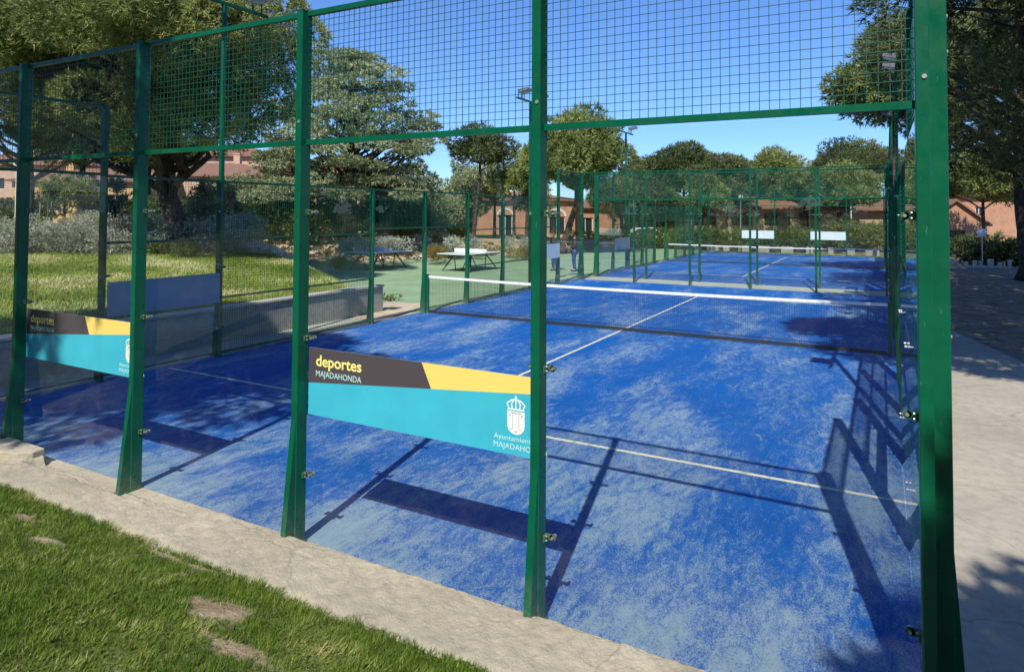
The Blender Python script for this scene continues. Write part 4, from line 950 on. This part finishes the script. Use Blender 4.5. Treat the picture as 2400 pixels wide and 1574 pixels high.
def person(px, D, rz, label, k=1.0, hair='hair', armdeg=70, bow=.1, longhair=False, jk='jacket'):
    x, y = at(px, D); r = empty('person', (x, y, -.012), rz, label=label, cat='person', group='people talking beside the far court')
    def hand(J, E, wi, wrist, fdir, side, bodyj):
        palm = wrist+fdir*.075; J.append((palm, (.034, .018))); pi_ = len(J)-1; E.append((wi, pi_))
        sd = Vector((side, 0, 0))
        for q, (o_, l_) in enumerate(((-.03, .07), (-.01, .085), (.01, .08), (.028, .062))):
            a = palm+fdir*.035+sd*o_; m_ = a+fdir*l_*.55+Vector((0, 0, -.012)); e = m_+fdir*l_*.3+Vector((0, 0, -.03))
            J.append((a, .0095)); J.append((m_, .0088)); J.append((e, .0075)); n_ = len(J); E += [(pi_, n_-3), (n_-3, n_-2), (n_-2, n_-1)]
        a = wrist+fdir*.04+sd*-.038; e = a+fdir*.05+sd*-.02; J.append((a, .011)); J.append((e, .009)); n_ = len(J); E += [(pi_, n_-2), (n_-2, n_-1)]
    V = Vector; J = []; E = []
    pel = (V((0, 0, .93)), (.15, .10)); J.append(pel)
    J += [(V((0, .01, 1.08)), (.135, .09)), (V((0, .0, 1.25)), (.155, .10)), (V((0, .01, 1.38)), (.14, .09)), (V((0, 0, 1.46)), (.06, .055)), (V((0, -.02-bow*.3, 1.53)), (.05, .05)), (V((0, -.035-bow*.6, 1.60)), (.075, .09)), (V((0, -.03-bow*.7, 1.685)), (.072, .085))]
    E += [(i, i+1) for i in range(7)]
    for s in (-1, 1):
        b0 = len(J); J += [(V((s*.09, 0, .85)), .095), (V((s*.10, -.02, .48)), .062), (V((s*.11, .03, .10)), .034), (V((s*.115, -.07, .035)), (.025, .016))]; E += [(0, b0), (b0, b0+1), (b0+1, b0+2), (b0+2, b0+3)]
        a0 = len(J); el = V((s*.25, .03, 1.10)); t_ = R(armdeg if s > 0 else armdeg*.9); wr = el+V((-s*.10, -.24*math.sin(t_), -.24*math.cos(t_)))
        J += [(V((s*.19, .01, 1.38)), .062), (el, .042), (wr, .028)]; E += [(3, a0), (a0, a0+1), (a0+1, a0+2)]
        hand(J, E, a0+2, wr, (wr-el).normalized(), s, None)
    body = link('body', skinmesh('body', J, E, 1), M['skin'], r)
    # face: nose and ears, eyes
    hz, hy = 1.635, -.03-bow*.65
    b = MB(); b.tube([(0, hy-.085, hz+.01), (0, hy-.112, hz-.022), (0, hy-.09, hz-.035)], [.009, .015, .008], 6)
    for s in (-1, 1): b.tube([(s*.072, hy+.01, hz), (s*.088, hy+.015, hz+.005)], [.025, .018], 8)
    b.tube([(-.022, hy-.088, hz-.055), (.022, hy-.088, hz-.055)], .006, 6); b.build('face', M['skin'], r)
    b = MB()
    for s in (-1, 1): b.tube([(s*.03, hy-.078, hz+.022), (s*.03, hy-.088, hz+.02)], .010, 8)
    b.build('eye', M['hair'], r)
    bm = bmesh.new(); bmesh.ops.create_icosphere(bm, subdivisions=3, radius=1)
    for v in bm.verts:
        kx = 1+.08*noise.noise(v.co*4); v.co = Vector((v.co.x*.093*kx, v.co.y*.108*kx+hy+.022, v.co.z*.092*kx+hz+.045))
        if longhair and v.co.z < hz and v.co.y > hy: v.co.z -= .14
    me = bpy.data.meshes.new('hair'); bm.to_mesh(me); bm.free(); me.polygons.foreach_set('use_smooth', [True]*len(me.polygons)); link('hair', me, M[hair], r)
    J2 = [(V((0, 0, .90)), (.172, .13))]+[(J[i][0], (J[i][1][0]*1.14, J[i][1][1]*1.25)) for i in (1, 2, 3)]+[(V((0, 0, 1.45)), (.075, .07))]; E2 = [(i, i+1) for i in range(4)]
    q = 8
    for s in (-1, 1):
        el = V((s*.25, .03, 1.10)); t_ = R(armdeg if s > 0 else armdeg*.9); wr = el+V((-s*.10, -.24*math.sin(t_), -.24*math.cos(t_)))
        a0 = len(J2); J2 += [(V((s*.195, .01, 1.385)), .076), (el, .058), (el.lerp(wr, .93), .043)]; E2 += [(3, a0), (a0, a0+1), (a0+1, a0+2)]
    link('jacket', skinmesh('jacket', J2, E2, 2), M[jk], r)
    J3 = [(V((0, 0, .93)), (.155, .115))]; E3 = []
    for s in (-1, 1): a0 = len(J3); J3 += [(V((s*.095, 0, .82)), .105), (V((s*.10, -.02, .48)), .078), (V((s*.11, .03, .09)), .062)]; E3 += [(0, a0), (a0, a0+1), (a0+1, a0+2)]
    link('jeans', skinmesh('jeans', J3, E3, 2), M['jeans'], r)
    for s in (-1, 1):
        link('shoe', skinmesh('shoe', [(V((s*.11, .04, .045)), (.05, .042)), (V((s*.115, -.06, .035)), (.05, .035)), (V((s*.12, -.15, .028)), (.045, .026))], [(0, 1), (1, 2)], 2), M['shoe'], r)
    r.scale = (k, k, k)
    return r
p1 = person(1290, 29.6, R(-20), 'person in a dark jacket and jeans standing behind the pale grey board, head bent', .99, 'hair', 60, .22)
p2 = person(1335, 29.2, R(-60), 'person with brown hair, black top and blue jeans standing in the open holding a phone', .98, 'hair2', 88, .1, True)
th = R(-60); x, y = at(1335, 29.2); v = Matrix.Rotation(th, 3, 'Z') @ Vector((.05, -.34, 1.11)); b = MB(); b.box(-.04, -.006, -.08, .04, .006, .08)
o = b.build('phone', M['phone']); o.location = (x+v.x, y+v.y, v.z); o.rotation_euler = (R(20), 0, th); tag(o, 'small white phone held up by the person in blue jeans', 'phone')
